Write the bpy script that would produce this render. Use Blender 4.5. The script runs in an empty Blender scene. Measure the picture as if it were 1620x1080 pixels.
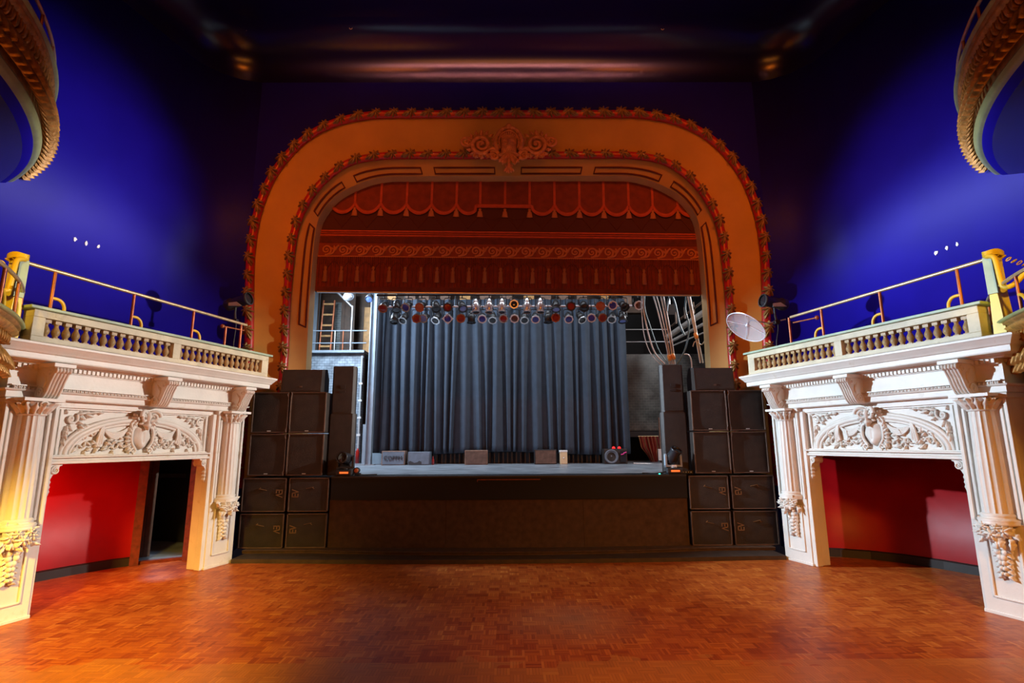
import bpy, math, random
from mathutils import Vector, Matrix
from mathutils.geometry import tessellate_polygon
R = math.radians; pi = math.pi; sin = math.sin; cos = math.cos
random.seed(11)
sc = bpy.context.scene; col = sc.collection

# ---------------------------------------------------------------- camera (also used to measure where things stand)
F, PITCH, YAW, ROLL, EYE = 850.0, R(10.56), R(0.36), R(-0.295), 2.1
def ray(px, py):
    cr, sr = cos(ROLL), sin(ROLL); a, b = px - 810, py - 540
    r, u = (a*cr + b*sr)/F, -(-a*sr + b*cr)/F
    Y = cos(PITCH) - u*sin(PITCH); Z = sin(PITCH) + u*cos(PITCH)
    return Vector((r*cos(YAW) + Y*sin(YAW), -r*sin(YAW) + Y*cos(YAW), Z))
def at(px, py, Y):
    d = ray(px, py); t = Y/d.y
    return Vector((d.x*t, Y, EYE + d.z*t))
def atz(px, py, z):
    d = ray(px, py); t = (z - EYE)/d.z
    return Vector((d.x*t, d.y*t, z))
cd = bpy.data.cameras.new('camera'); cam = bpy.data.objects.new('camera', cd); col.objects.link(cam)
cd.sensor_width = 36; cd.lens = F/1620*36; cd.clip_end = 200
fwd = Vector((sin(YAW)*cos(PITCH), cos(YAW)*cos(PITCH), sin(PITCH)))
rgt = Vector((cos(YAW), -sin(YAW), 0)); upv = rgt.cross(fwd)
cr, sr = cos(ROLL), sin(ROLL)
r2 = rgt*cr + upv*sr; u2 = upv*cr - rgt*sr
cam.matrix_world = Matrix(((r2.x, u2.x, -fwd.x, 0), (r2.y, u2.y, -fwd.y, 0), (r2.z, u2.z, -fwd.z, EYE), (0, 0, 0, 1)))
sc.camera = cam
sc.view_settings.view_transform = 'Standard'; sc.view_settings.look = 'None'; sc.view_settings.gamma = 1.0
sc.view_settings.use_curve_mapping = False; sc.view_settings.exposure = 0.0

# ---------------------------------------------------------------- materials
M = {}
def mat(name, c, rough=.5, metal=0, var=0, vs=4, bump=0, bs=40, spec=.5, coat=0, alpha=1, emit=None, es=0, dirt=None, ds=2, trans=0):
    m = bpy.data.materials.new(name); m.use_nodes = True; n = m.node_tree.nodes; l = m.node_tree.links
    p = n['Principled BSDF']; p.inputs['Base Color'].default_value = (*c, 1)
    p.inputs['Roughness'].default_value = rough; p.inputs['Metallic'].default_value = metal
    p.inputs['Specular IOR Level'].default_value = spec; p.inputs['Coat Weight'].default_value = coat
    p.inputs['Coat Roughness'].default_value = .15
    p.inputs['Alpha'].default_value = alpha; p.inputs['Transmission Weight'].default_value = trans
    if emit: p.inputs['Emission Color'].default_value = (*emit, 1); p.inputs['Emission Strength'].default_value = es
    if var or bump or dirt:
        tc = n.new('ShaderNodeTexCoord')
    if var or dirt:
        t = n.new('ShaderNodeTexNoise'); t.inputs['Scale'].default_value = vs; t.inputs['Detail'].default_value = 5
        l.new(tc.outputs['Object'], t.inputs['Vector'])
        rp = n.new('ShaderNodeValToRGB'); l.new(t.outputs['Fac'], rp.inputs['Fac'])
        rp.color_ramp.elements[0].position = .3; rp.color_ramp.elements[1].position = .7
        rp.color_ramp.elements[0].color = (*[max(0, x*(1-var)) for x in c], 1); rp.color_ramp.elements[1].color = (*[min(1, x*(1+var)) for x in c], 1)
        out = rp.outputs['Color']
        if dirt:
            t2 = n.new('ShaderNodeTexNoise'); t2.inputs['Scale'].default_value = ds; t2.inputs['Detail'].default_value = 8; t2.inputs['Roughness'].default_value = .7
            l.new(tc.outputs['Object'], t2.inputs['Vector'])
            r3 = n.new('ShaderNodeValToRGB'); r3.color_ramp.elements[0].position = .58; r3.color_ramp.elements[1].position = .78
            l.new(t2.outputs['Fac'], r3.inputs['Fac'])
            mx = n.new('ShaderNodeMix'); mx.data_type = 'RGBA'; l.new(r3.outputs['Color'], mx.inputs[0]); l.new(out, mx.inputs[6]); mx.inputs[7].default_value = (*dirt, 1)
            out = mx.outputs[2]
        l.new(out, p.inputs['Base Color'])
    if bump:
        b = n.new('ShaderNodeTexNoise'); b.inputs['Scale'].default_value = bs; b.inputs['Detail'].default_value = 3
        l.new(tc.outputs['Object'], b.inputs['Vector'])
        bp = n.new('ShaderNodeBump'); bp.inputs['Strength'].default_value = bump; bp.inputs['Distance'].default_value = .02
        l.new(b.outputs['Fac'], bp.inputs['Height']); l.new(bp.outputs['Normal'], p.inputs['Normal'])
    M[name] = m
    return m
mat('white_paint', (.72, .68, .62), .42, var=.07, vs=3, dirt=(.5, .42, .3), ds=3, bump=.08, bs=30)
mat('cream_paint', (.60, .52, .36), .5, var=.15, vs=4, dirt=(.3, .24, .12), ds=3, bump=.15, bs=25)
mat('panel_paint', (.66, .54, .34), .45, var=.08, vs=2, bump=.1, bs=20)
mat('green_cap', (.36, .46, .33), .45, var=.15, vs=6)
mat('baluster_brown', (.40, .25, .10), .45, var=.25, vs=14)
mat('gold', (.32, .19, .055), .42, metal=.35, var=.4, vs=14, bump=.3, bs=40)
mat('gilt', (.46, .22, .05), .45, metal=.3, var=.4, vs=14, bump=.3, bs=40)
mat('ring_green', (.30, .34, .15), .45, var=.15, vs=6)
mat('dark_gold', (.34, .17, .05), .5, metal=.2, var=.4, vs=9, bump=.3, bs=30)
mat('red_enamel', (.42, .018, .012), .3, var=.2, vs=8)
mat('arch_tan', (.52, .28, .055), .6, var=.1, vs=1.2, bump=.1, bs=12)
mat('tassel_brown', (.24, .085, .035), .75)
mat('monitor_grey', (.13, .165, .21), .5, var=.15, vs=8)
mat('monitor_wood', (.11, .06, .042), .6, var=.35, vs=8)
mat('lamp_red', (.5, .01, .01), .3, emit=(1, .02, .02), es=1)
mat('reveal_paint', (.60, .42, .18), .5, var=.1, vs=2)
mat('cartouche_red', (.62, .25, .09), .5, var=.3, vs=10)
mat('red_wall', (.36, .003, .006), .42, var=.15, vs=1.5, bump=.3, bs=2.2, spec=.3)
mat('black_base', (.02, .014, .012), .5)
mat('door_brown', (.16, .02, .012), .4, var=.35, vs=14)
mat('steel', (.55, .55, .56), .35, metal=.8)
mat('pipe_red', (.40, .12, .05), .4, metal=.5, var=.3, vs=5)
mat('pipe_brass', (.62, .48, .28), .38, metal=.55, var=.2, vs=6)
mat('pipe_yellow', (.80, .50, .03), .4, var=.12, vs=5)
mat('yellow_paint', (.85, .62, .02), .42, var=.08, vs=6)
mat('cabinet_black', (.028, .020, .017), .55, var=.3, vs=6, bump=.2, bs=60)
mat('grille_black', (.026, .017, .013), .6, var=.35, vs=5, bump=.5, bs=140)
mat('cab_edge', (.10, .06, .042), .4, var=.3, vs=10)
mat('logo_tan', (.20, .11, .045), .5)
mat('black_cloth', (.012, .011, .011), .9)
mat('black_matte', (.018, .018, .02), .6)
mat('black_gloss', (.02, .02, .024), .25)
mat('carpet_brown', (.075, .040, .020), .9, var=.25, vs=9, bump=.6, bs=160)
mat('step_dark', (.05, .032, .022), .7, var=.3, vs=6)
mat('stage_cloth', (.036, .050, .074), .85, var=.12, vs=5)
mat('curtain_red', (.20, .032, .012), .85, var=.2, vs=6, bump=.3, bs=60)
mat('curtain_dark', (.10, .016, .010), .9, var=.25, vs=6)
mat('curtain_trim', (.46, .07, .028), .75, var=.15, vs=8)
mat('curtain_line', (.44, .15, .06), .75)
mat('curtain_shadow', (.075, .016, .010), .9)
mat('deck_grey', (.25, .285, .32), .34, var=.35, vs=2.2, dirt=(.08, .09, .10), ds=4)
mat('steel_blue', (.30, .36, .42), .5, var=.12, vs=4)
mat('dark_wood', (.07, .035, .018), .6, var=.4, vs=5)
mat('plank_wood', (.50, .26, .09), .6, var=.3, vs=6)
mat('beam_grey', (.30, .26, .22), .6, var=.3, vs=5)
mat('wood_brown', (.22, .13, .09), .6, var=.35, vs=8)
mat('pale_wood', (.75, .55, .32), .5, var=.1, vs=8)
mat('par_black', (.03, .032, .036), .38)
mat('par_silver', (.72, .73, .74), .25, metal=.7)
mat('frame_white', (.80, .80, .85), .4)
mat('lens_red', (.30, .02, .02), .12, coat=.5)
mat('lens_blue', (.04, .05, .40), .12, coat=.5)
mat('lens_sky', (.18, .30, .80), .12, coat=.5)
mat('lens_orange', (.50, .13, .06), .12, coat=.5)
mat('lens_dark', (.02, .02, .024), .08, coat=.6)
mat('lens_brown', (.12, .05, .045), .12, coat=.5)
mat('cable_grey', (.55, .58, .58), .5)
mat('cable_teal', (.10, .22, .28), .5)
mat('cable_black', (.03, .03, .03), .5)
mat('tape_amber', (.80, .38, .08), .5)
mat('clear_plastic', (.80, .84, .92), .2, alpha=.28)
mat('lens_pink', (.8, .05, .3), .4)
mat('led_green', (.02, .3, .2), .3, emit=(.05, .9, .6), es=3)
mat('led_red', (.4, .05, .01), .3, emit=(1, .16, .03), es=1.2)
mat('paper_white', (.8, .8, .78), .6)
mat('drape_red', (.30, .035, .03), .8, var=.2, vs=6)
mat('drape_tan', (.50, .32, .18), .8)
mat('gloss_black_blue', (.035, .035, .07), .16, coat=.6)
mat('glow_plaster', (.8, .8, .82), .7)

def blue_wall():
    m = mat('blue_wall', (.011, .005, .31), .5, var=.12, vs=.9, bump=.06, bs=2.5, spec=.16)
    return m
blue_wall()
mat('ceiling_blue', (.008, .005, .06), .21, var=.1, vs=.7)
def parquet():
    m = bpy.data.materials.new('parquet'); m.use_nodes = True; n = m.node_tree.nodes; l = m.node_tree.links; p = n['Principled BSDF']; p.inputs['Specular IOR Level'].default_value = .12
    tc = n.new('ShaderNodeTexCoord'); sx = n.new('ShaderNodeSeparateXYZ'); l.new(tc.outputs['Object'], sx.inputs[0])
    def mth(op, a, b=None, c=None):
        k = n.new('ShaderNodeMath'); k.operation = op
        for i, q in enumerate((a, b, c)):
            if q is None: continue
            if isinstance(q, (int, float)): k.inputs[i].default_value = q
            else: l.new(q, k.inputs[i])
        return k.outputs[0]
    S = 1/.15
    u = mth('MULTIPLY', sx.outputs[0], S); v = mth('MULTIPLY', sx.outputs[1], S)
    fu = mth('FLOOR', u); fv = mth('FLOOR', v); ru = mth('FRACT', u); rv = mth('FRACT', v)
    ck = mth('FLOORED_MODULO', mth('ADD', fu, fv), 2)
    st = mth('ADD', mth('MULTIPLY', ru, ck), mth('MULTIPLY', rv, mth('SUBTRACT', 1, ck)))
    s5 = mth('MULTIPLY', st, 5); si = mth('FLOOR', s5); sf = mth('FRACT', s5)
    cb = n.new('ShaderNodeCombineXYZ'); l.new(fu, cb.inputs[0]); l.new(fv, cb.inputs[1]); l.new(si, cb.inputs[2])
    wn = n.new('ShaderNodeTexWhiteNoise'); wn.noise_dimensions = '3D'; l.new(cb.outputs[0], wn.inputs['Vector'])
    cb2 = n.new('ShaderNodeCombineXYZ'); l.new(fu, cb2.inputs[0]); l.new(fv, cb2.inputs[1])
    wn2 = n.new('ShaderNodeTexWhiteNoise'); wn2.noise_dimensions = '3D'; l.new(cb2.outputs[0], wn2.inputs['Vector'])
    rp = n.new('ShaderNodeValToRGB'); e = rp.color_ramp.elements
    e[0].position = 0; e[0].color = (.20, .030, .008, 1); e[1].position = 1; e[1].color = (.66, .25, .05, 1)
    k = e.new(.35); k.color = (.36, .070, .013, 1); k = e.new(.75); k.color = (.52, .135, .022, 1)
    nz = n.new('ShaderNodeTexNoise'); nz.inputs['Scale'].default_value = 1.1; nz.inputs['Detail'].default_value = 4; l.new(tc.outputs['Object'], nz.inputs['Vector'])
    fac = mth('ADD', mth('ADD', mth('MULTIPLY', wn.outputs['Value'], .45), mth('MULTIPLY', wn2.outputs['Value'], .25)), mth('MULTIPLY', nz.outputs['Fac'], .38))
    l.new(fac, rp.inputs['Fac'])
    # bare unstained strip of blocks near the front, and a worn patch with the stage light's reflection painted in
    nz2 = n.new('ShaderNodeTexNoise'); nz2.inputs['Scale'].default_value = 1.4; l.new(tc.outputs['Object'], nz2.inputs['Vector'])
    edge = mth('LESS_THAN', mth('ADD', fv, mth('MULTIPLY', nz2.outputs['Fac'], 5)), 40)
    mx = n.new('ShaderNodeMix'); mx.data_type = 'RGBA'; l.new(mth('MULTIPLY', edge, .45), mx.inputs[0]); l.new(rp.outputs['Color'], mx.inputs[6]); mx.inputs[7].default_value = (.54, .24, .06, 1)
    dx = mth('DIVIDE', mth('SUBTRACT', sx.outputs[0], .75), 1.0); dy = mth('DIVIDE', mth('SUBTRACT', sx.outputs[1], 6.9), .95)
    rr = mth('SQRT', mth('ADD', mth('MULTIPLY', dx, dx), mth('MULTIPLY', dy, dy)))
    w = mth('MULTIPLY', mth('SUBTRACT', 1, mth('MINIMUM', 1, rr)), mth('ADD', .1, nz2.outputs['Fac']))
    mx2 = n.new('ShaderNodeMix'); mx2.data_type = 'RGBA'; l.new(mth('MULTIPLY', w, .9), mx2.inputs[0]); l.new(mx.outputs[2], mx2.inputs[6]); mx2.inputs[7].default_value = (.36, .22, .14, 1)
    gap = mth('ADD', mth('LESS_THAN', sf, .06), mth('GREATER_THAN', sf, .95))
    mx3 = n.new('ShaderNodeMix'); mx3.data_type = 'RGBA'; l.new(mth('MULTIPLY', gap, .5), mx3.inputs[0]); l.new(mx2.outputs[2], mx3.inputs[6]); mx3.inputs[7].default_value = (.05, .01, .004, 1)
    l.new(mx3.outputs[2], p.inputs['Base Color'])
    rg = mth('ADD', .26, mth('MULTIPLY', nz.outputs['Fac'], .22)); l.new(rg, p.inputs['Roughness'])
    bp = n.new('ShaderNodeBump'); bp.inputs['Strength'].default_value = .12; bp.inputs['Distance'].default_value = .004
    l.new(mth('ADD', wn.outputs['Value'], mth('MULTIPLY', gap, -1)), bp.inputs['Height']); l.new(bp.outputs['Normal'], p.inputs['Normal'])
    M['parquet'] = m
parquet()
def brick(name, c1, c2, mort, sx=4):
    m = bpy.data.materials.new(name); m.use_nodes = True; n = m.node_tree.nodes; l = m.node_tree.links; p = n['Principled BSDF']
    tc = n.new('ShaderNodeTexCoord'); mp = n.new('ShaderNodeMapping'); mp.inputs['Rotation'].default_value = (R(90), 0, 0); l.new(tc.outputs['Object'], mp.inputs[0])
    b = n.new('ShaderNodeTexBrick'); l.new(mp.outputs[0], b.inputs['Vector']); b.inputs['Scale'].default_value = sx
    b.inputs['Color1'].default_value = (*c1, 1); b.inputs['Color2'].default_value = (*c2, 1); b.inputs['Mortar'].default_value = (*mort, 1)
    b.inputs['Mortar Size'].default_value = .025
    nz = n.new('ShaderNodeTexNoise'); nz.inputs['Scale'].default_value = 3; nz.inputs['Detail'].default_value = 6; l.new(tc.outputs['Object'], nz.inputs['Vector'])
    mx = n.new('ShaderNodeMix'); mx.data_type = 'RGBA'; mx.blend_type = 'MULTIPLY'; mx.inputs[0].default_value = .8
    l.new(b.outputs['Color'], mx.inputs[6])
    rp = n.new('ShaderNodeValToRGB'); rp.color_ramp.elements[0].position = .35; rp.color_ramp.elements[1].position = .65; rp.color_ramp.elements[0].color = (.35, .35, .35, 1)
    l.new(nz.outputs['Fac'], rp.inputs['Fac']); l.new(rp.outputs['Color'], mx.inputs[7])
    l.new(mx.outputs[2], p.inputs['Base Color']); p.inputs['Roughness'].default_value = .38
    bp = n.new('ShaderNodeBump'); bp.inputs['Strength'].default_value = .5; bp.inputs['Distance'].default_value = .02
    l.new(b.outputs['Fac'], bp.inputs['Height']); bp.invert = True; l.new(bp.outputs['Normal'], p.inputs['Normal'])
    M[name] = m
brick('brick_blue', (.50, .58, .66), (.40, .47, .55), (.25, .30, .36), 3)
brick('brick_grey', (.13, .14, .13), (.09, .10, .095), (.18, .19, .18), 3)
# ---------------------------------------------------------------- mesh builder
class MB:
    def __init__(s): s.v = []; s.f = []; s.mi = []; s.sm = []
    def add(s, vs, fs, mi=0, sm=False):
        o = len(s.v); s.v += [tuple(q) for q in vs]
        for f in fs: s.f.append(tuple(i + o for i in f)); s.mi.append(mi); s.sm.append(sm)
        return s
    def join(s, b, Mx=None, mi=None):
        o = len(s.v)
        s.v += [tuple(Mx @ Vector(q)) for q in b.v] if Mx is not None else b.v
        for f, m, sm in zip(b.f, b.mi, b.sm): s.f.append(tuple(i + o for i in f)); s.mi.append(m if mi is None else mi); s.sm.append(sm)
        return s
    def box(s, x0, x1, y0, y1, z0, z1, mi=0, Mx=None):
        x0, x1 = sorted((x0, x1)); y0, y1 = sorted((y0, y1)); z0, z1 = sorted((z0, z1))
        vs = [(x, y, z) for z in (z0, z1) for x, y in ((x0, y0), (x1, y0), (x1, y1), (x0, y1))]
        if Mx is not None: vs = [Mx @ Vector(q) for q in vs]
        return s.add(vs, [(3, 2, 1, 0), (4, 5, 6, 7), (0, 1, 5, 4), (1, 2, 6, 5), (2, 3, 7, 6), (3, 0, 4, 7)], mi)
    def cbox(s, c, d, mi=0, Mx=None):
        c = Vector(c); T = Matrix.Translation(c)
        if Mx is not None: T = T @ Mx.to_4x4()
        return s.box(-d[0]/2, d[0]/2, -d[1]/2, d[1]/2, -d[2]/2, d[2]/2, mi, T)
    def rings(s, rs, closed=False, cap=True, mi=0, sm=True):
        n = len(rs[0]); vs = [q for r in rs for q in r]; fs = []; K = len(rs)
        for i in range(K if closed else K - 1):
            a, b = i*n, ((i + 1) % K)*n
            for j in range(n): fs.append((a + j, a + (j + 1) % n, b + (j + 1) % n, b + j))
        s.add(vs, fs, mi, sm)
        if cap and not closed:
            s.add(rs[0], [tuple(range(n - 1, -1, -1))], mi); s.add(rs[-1], [tuple(range(n))], mi)
        return s
    def tube(s, pts, r, n=8, closed=False, cap=True, mi=0, sm=True, flat=1.0, up=None):
        P = [Vector(q) for q in pts]; K = len(P); rs = []
        ref = None
        for i in range(K):
            t = (P[(i + 1) % K] - P[i - 1]) if closed else (P[min(i + 1, K - 1)] - P[max(i - 1, 0)])
            if t.length < 1e-9: t = Vector((0, 0, 1))
            t.normalize()
            if up is not None: b = t.cross(Vector(up))
            elif ref is None: b = t.cross(Vector((0, 0, 1)) if abs(t.z) < .9 else Vector((1, 0, 0)))
            else: b = ref - t*ref.dot(t)
            if b.length < 1e-6: b = t.orthogonal()
            b.normalize(); ref = b; nn = b.cross(t)
            q = r(i/(K - 1)) if callable(r) else (r[i] if isinstance(r, (list, tuple)) else r)
            rs.append([P[i] + b*(cos(2*pi*j/n)*q) + nn*(sin(2*pi*j/n)*q*flat) for j in range(n)])
        return s.rings(rs, closed, cap, mi, sm)
    def lathe(s, prof, n=24, c=(0, 0, 0), a0=0, a1=2*pi, mi=0, sm=True, mod=None, Mx=None):
        full = abs(a1 - a0 - 2*pi) < 1e-6; K = n if full else n + 1; c = Vector(c)
        rows = []
        for r, z in prof:
            row = []
            for j in range(K):
                a = a0 + (a1 - a0)*j/n; q = r*(mod(a, z) if mod else 1)
                w = Vector((cos(a)*q, sin(a)*q, z)); row.append((Mx @ w if Mx is not None else w) + c)
            rows.append(row)
        vs = [q for r in rows for q in r]; fs = []
        for i in range(len(prof) - 1):
            for j in range(n):
                j2 = (j + 1) % K
                fs.append((i*K + j, i*K + j2, (i + 1)*K + j2, (i + 1)*K + j))
        return s.add(vs, fs, mi, sm)
    def ell(s, c, r, nu=12, nv=8, mi=0, Mx=None):
        c = Vector(c); r = (r, r, r) if isinstance(r, (int, float)) else r
        vs = []; fs = []
        for i in range(nv + 1):
            th = pi*i/nv
            for j in range(nu):
                a = 2*pi*j/nu; w = Vector((r[0]*sin(th)*cos(a), r[1]*sin(th)*sin(a), r[2]*cos(th)))
                vs.append((Mx.to_3x3() @ w if Mx is not None else w) + c)
        for i in range(nv):
            for j in range(nu): fs.append((i*nu + j, (i + 1)*nu + j, (i + 1)*nu + (j + 1) % nu, i*nu + (j + 1) % nu))
        return s.add(vs, fs, mi, True)
    def grid(s, fn, nu, nv, mi=0, sm=True):
        vs = [fn(i/nu, j/nv) for j in range(nv + 1) for i in range(nu + 1)]; W = nu + 1
        return s.add(vs, [(j*W + i, j*W + i + 1, (j + 1)*W + i + 1, (j + 1)*W + i) for j in range(nv) for i in range(nu)], mi, sm)
    def prism(s, poly, d0, d1, fn, mi=0, sm=False):
        n = len(poly); tri = tessellate_polygon([[Vector((a, b, 0)) for a, b in poly]])
        A = [fn(a, b, d0) for a, b in poly]; B = [fn(a, b, d1) for a, b in poly]
        s.add(A + B, [(i, (i + 1) % n, n + (i + 1) % n, n + i) for i in range(n)], mi, sm)
        s.add(A, [tuple(t) for t in tri], mi); s.add(B, [tuple(reversed(t)) for t in tri], mi)
        return s
    def sweep(s, prof, path, closed=False, mi=0, sm=False, cap=True):
        """profile (out, z) swept along a plan path; out is to the RIGHT of travel, corners mitred"""
        P = [Vector((a, b)) for a, b in path]; K = len(P); rows = []
        for i in range(K):
            d = []
            if i > 0 or closed: d.append((P[i] - P[i - 1]).normalized())
            if i < K - 1 or closed: d.append((P[(i + 1) % K] - P[i]).normalized())
            ns = [Vector((q.y, -q.x)) for q in d]
            m = ns[0] if len(ns) == 1 else (ns[0] + ns[1]).normalized()/max(.3, cos(ns[0].angle(ns[1])/2))
            rows.append([(P[i].x + m.x*o, P[i].y + m.y*o, z) for o, z in prof])
        n = len(prof); vs = [q for r in rows for q in r]; fs = []
        for i in range(K if closed else K - 1):
            a, b = i*n, ((i + 1) % K)*n
            for j in range(n - 1): fs.append((a + j, a + j + 1, b + j + 1, b + j))
        s.add(vs, fs, mi, sm)
        if cap and not closed:
            for row in (rows[0], rows[-1]):
                tri = tessellate_polygon([[Vector((o, z, 0)) for o, z in prof]])
                s.add(row, [tuple(t) for t in tri], mi)
        return s
    def xf(s, Mx): s.v = [tuple(Mx @ Vector(q)) for q in s.v]; return s
    def mirror_y(s): s.v = [(a, -b, c) for a, b, c in s.v]; s.f = [tuple(reversed(f)) for f in s.f]; return s
    def mesh(s, name, mats):
        me = bpy.data.meshes.new(name); me.from_pydata(s.v, [], s.f)
        for m in (mats if isinstance(mats, (list, tuple)) else [mats]): me.materials.append(M[m] if isinstance(m, str) else m)
        me.polygons.foreach_set('material_index', s.mi); me.polygons.foreach_set('use_smooth', s.sm)
        me.validate(); me.update()
        return me
    def build(s, name, mats, parent=None, loc=(0, 0, 0), rot=(0, 0, 0), bevel=0, recalc=True):
        me = s.mesh(name, mats)
        if recalc:
            import bmesh
            bm = bmesh.new(); bm.from_mesh(me); bmesh.ops.recalc_face_normals(bm, faces=bm.faces); bm.to_mesh(me); bm.free()
        o = bpy.data.objects.new(name, me); col.objects.link(o); o.parent = parent; o.location = loc; o.rotation_euler = rot
        if bevel:
            b = o.modifiers.new('bevel', 'BEVEL'); b.width = bevel; b.segments = 2; b.limit_method = 'ANGLE'
        return o
def tag(o, label=None, cat=None, group=None, kind=None):
    if label: o['label'] = label
    if cat: o['category'] = cat
    if group: o['group'] = group
    if kind: o['kind'] = kind
    return o
def thing(name, label, cat, loc=(0, 0, 0), rz=0, group=None):
    o = bpy.data.objects.new(name, None); col.objects.link(o); o.location = loc; o.rotation_euler = (0, 0, rz); o.empty_display_size = .1
    return tag(o, label, cat, group)
def struct(name, mb, mats, **k): return tag(mb.build(name, mats, **k), kind='structure')
def dup(o, parent):
    c = o.copy(); col.objects.link(c); c.parent = parent; return c
def dup_tree(o, parent=None):
    c = dup(o, parent)
    for ch in list(o.children): dup_tree(ch, c)
    return c
def catmull(pts, k=6):
    P = [Vector(q) for q in pts]; out = []
    for i in range(len(P) - 1):
        p0, p1, p2, p3 = P[max(i - 1, 0)], P[i], P[i + 1], P[min(i + 2, len(P) - 1)]
        for j in range(k):
            t = j/k
            out.append(.5*((2*p1) + (p2 - p0)*t + (2*p0 - 5*p1 + 4*p2 - p3)*t*t + (3*p1 - p0 - 3*p2 + p3)*t**3))
    return out + [P[-1]]

# ---- frame of the two side boxes: (s along the front towards the stage, o out into the room, z)
SPL = R(17); BASE = {}
def side_world(sd, s, o, z=0):
    t = (-sd*sin(SPL), cos(SPL)); n = (-sd*cos(SPL), -sin(SPL))
    return Vector((sd*5.92 + t[0]*s + n[0]*o, 7.13 + t[1]*s + n[1]*o, z))
def srot(sd): return R(90) + sd*SPL
def sthing(name, label, cat, sd, base, group=None):
    e = thing(name, label, cat, side_world(sd, *base), srot(sd), group); BASE[e.name] = (sd, Vector(base)); return e
def smb(mb, sd, base):
    q = MB(); q.join(mb, Matrix.Translation(-Vector(base)))
    if sd < 0: q.mirror_y()
    return q
def spart(name, mb, mats, root, parent=None, bevel=0):
    sd, b = BASE[root.name]
    return smb(mb, sd, b).build(name, mats, parent or root, bevel=bevel)
def sside(name, mb, mats, sd, bevel=0):          # a structural piece in the side frame
    q = smb(mb, sd, (0, 0, 0)); o = q.build(name, mats, None, side_world(sd, 0, 0, 0), (0, 0, srot(sd)), bevel=bevel)
    return tag(o, kind='structure')
SO = lambda a, b, d: (a, d, b)      # (s, z) outline with depth along o
OZ = lambda a, b, d: (d, a, b)      # (o, z) outline extruded along s

# ---- carved ornament in a plane: u, v across, w out of the surface  (returned as u, w, v so it drops into s, o, z)
def leaf(L, W, h=.02, lobes=3, curl=0.0, nu=10, nv=6, back=.012):
    m = MB()
    def fn(a, b):
        t = a; y = b*2 - 1
        w = W*(sin(pi*min(1, t*.92 + .06))**.75)*(1 + .28*cos(2*pi*lobes*t))*(1 if t < .98 else .1)
        u = L*t; z = h*(1 - y*y)*(.6 + .4*sin(pi*t)) + h*.5*abs(sin(3*pi*y*.5))*0 - back*(abs(y)**4) + h*.35*(1 - abs(y))
        return (u, z + curl*t*t, y*w + .0)
    return m.grid(fn, nu, nv)
def rot2(a, u=0, v=0, sc_=1, w=0, flip=1):
    return Matrix.Translation((u, w, v)) @ Matrix.Rotation(-a, 4, 'Y') @ Matrix.Diagonal((sc_, sc_, sc_*flip, 1))
def spiral(r0, turns, tr, n=36, end=.12, taper=.45, k=7):
    m = MB(); P = []
    for i in range(n + 1):
        t = i/n; a = turns*2*pi*t; r = r0*(1 - t*(1 - end)); P.append((cos(a)*r, 0, sin(a)*r))
    return m.tube(P, [tr*(1 - (1 - taper)*i/n) for i in range(n + 1)], k, up=(0, 1, 0)).ell((0, 0, 0), (r0*end*1.3, tr*1.1, r0*end*1.3), 8, 6)
def rosette(r, n=6, h=.025):
    m = MB()
    for i in range(n): m.join(leaf(r, r*.36, h, 1, nu=5, nv=4), rot2(2*pi*i/n))
    return m.ell((0, h*.6, 0), (r*.28, h, r*.28), 8, 6)
def ribbon(u0, v0, u1, v1, waves, amp, r, n=40, w=.012):
    P = []
    d = Vector((u1 - u0, v1 - v0)); nn = Vector((-d.y, d.x)).normalized()
    for i in range(n + 1):
        t = i/n; q = amp*sin(2*pi*waves*t)*(1 - .3*t)
        P.append((u0 + d.x*t + nn.x*q, w + .012*cos(4*pi*waves*t), v0 + d.y*t + nn.y*q))
    return MB().tube(P, [r*(1 - .55*i/n) for i in range(n + 1)], 6, up=(0, 1, 0), flat=.7)
def swag(u0, v0, u1, v1, sag, r, k=4):
    m = MB()
    for q in range(k):
        f = .55 + .45*q/(k - 1); P = []
        for i in range(19):
            t = i/18; P.append((u0 + (u1 - u0)*t, .02 + .012*sin(pi*t), v0 + (v1 - v0)*t - sag*f*4*t*(1 - t)))
        m.tube(P, [r*(.35 + .65*sin(pi*i/18)) for i in range(19)], 6, up=(0, 1, 0))
    return m
# ================================================================ THE SETTING
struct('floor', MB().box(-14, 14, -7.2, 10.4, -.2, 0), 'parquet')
ARCH_O = [(5.5, 1.2), (5.5, 3.0), (5.52, 4.16), (5.61, 5.35), (5.65, 6.3), (5.57, 7.2), (5.29, 8.08), (4.73, 8.86), (4.03, 9.32), (3.15, 9.53), (2.1, 9.55), (0, 9.55)]
ARCH_I = [(4.87, 1.2), (4.87, 3.0), (4.87, 4.05), (4.9, 4.8), (4.9, 5.9), (4.82, 6.95), (4.46, 7.8), (3.81, 8.44), (3.05, 8.65), (2.1, 8.68), (0, 8.67)]
ARCH_P = [(4.5, 1.2), (4.5, 3.0), (4.52, 3.82), (4.54, 5.4), (4.51, 6.9), (4.37, 7.45), (3.93, 7.95), (3.1, 8.3), (2.1, 8.34), (0, 8.34)]
def full(pts, k=5):
    h = catmull([(a, b, 0) for a, b in pts], k); h = [(q.x, q.y) for q in h]
    return [(-a, b) for a, b in h] + [(a, b) for a, b in reversed(h[:-1])]       # left foot -> crown -> right foot
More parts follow.
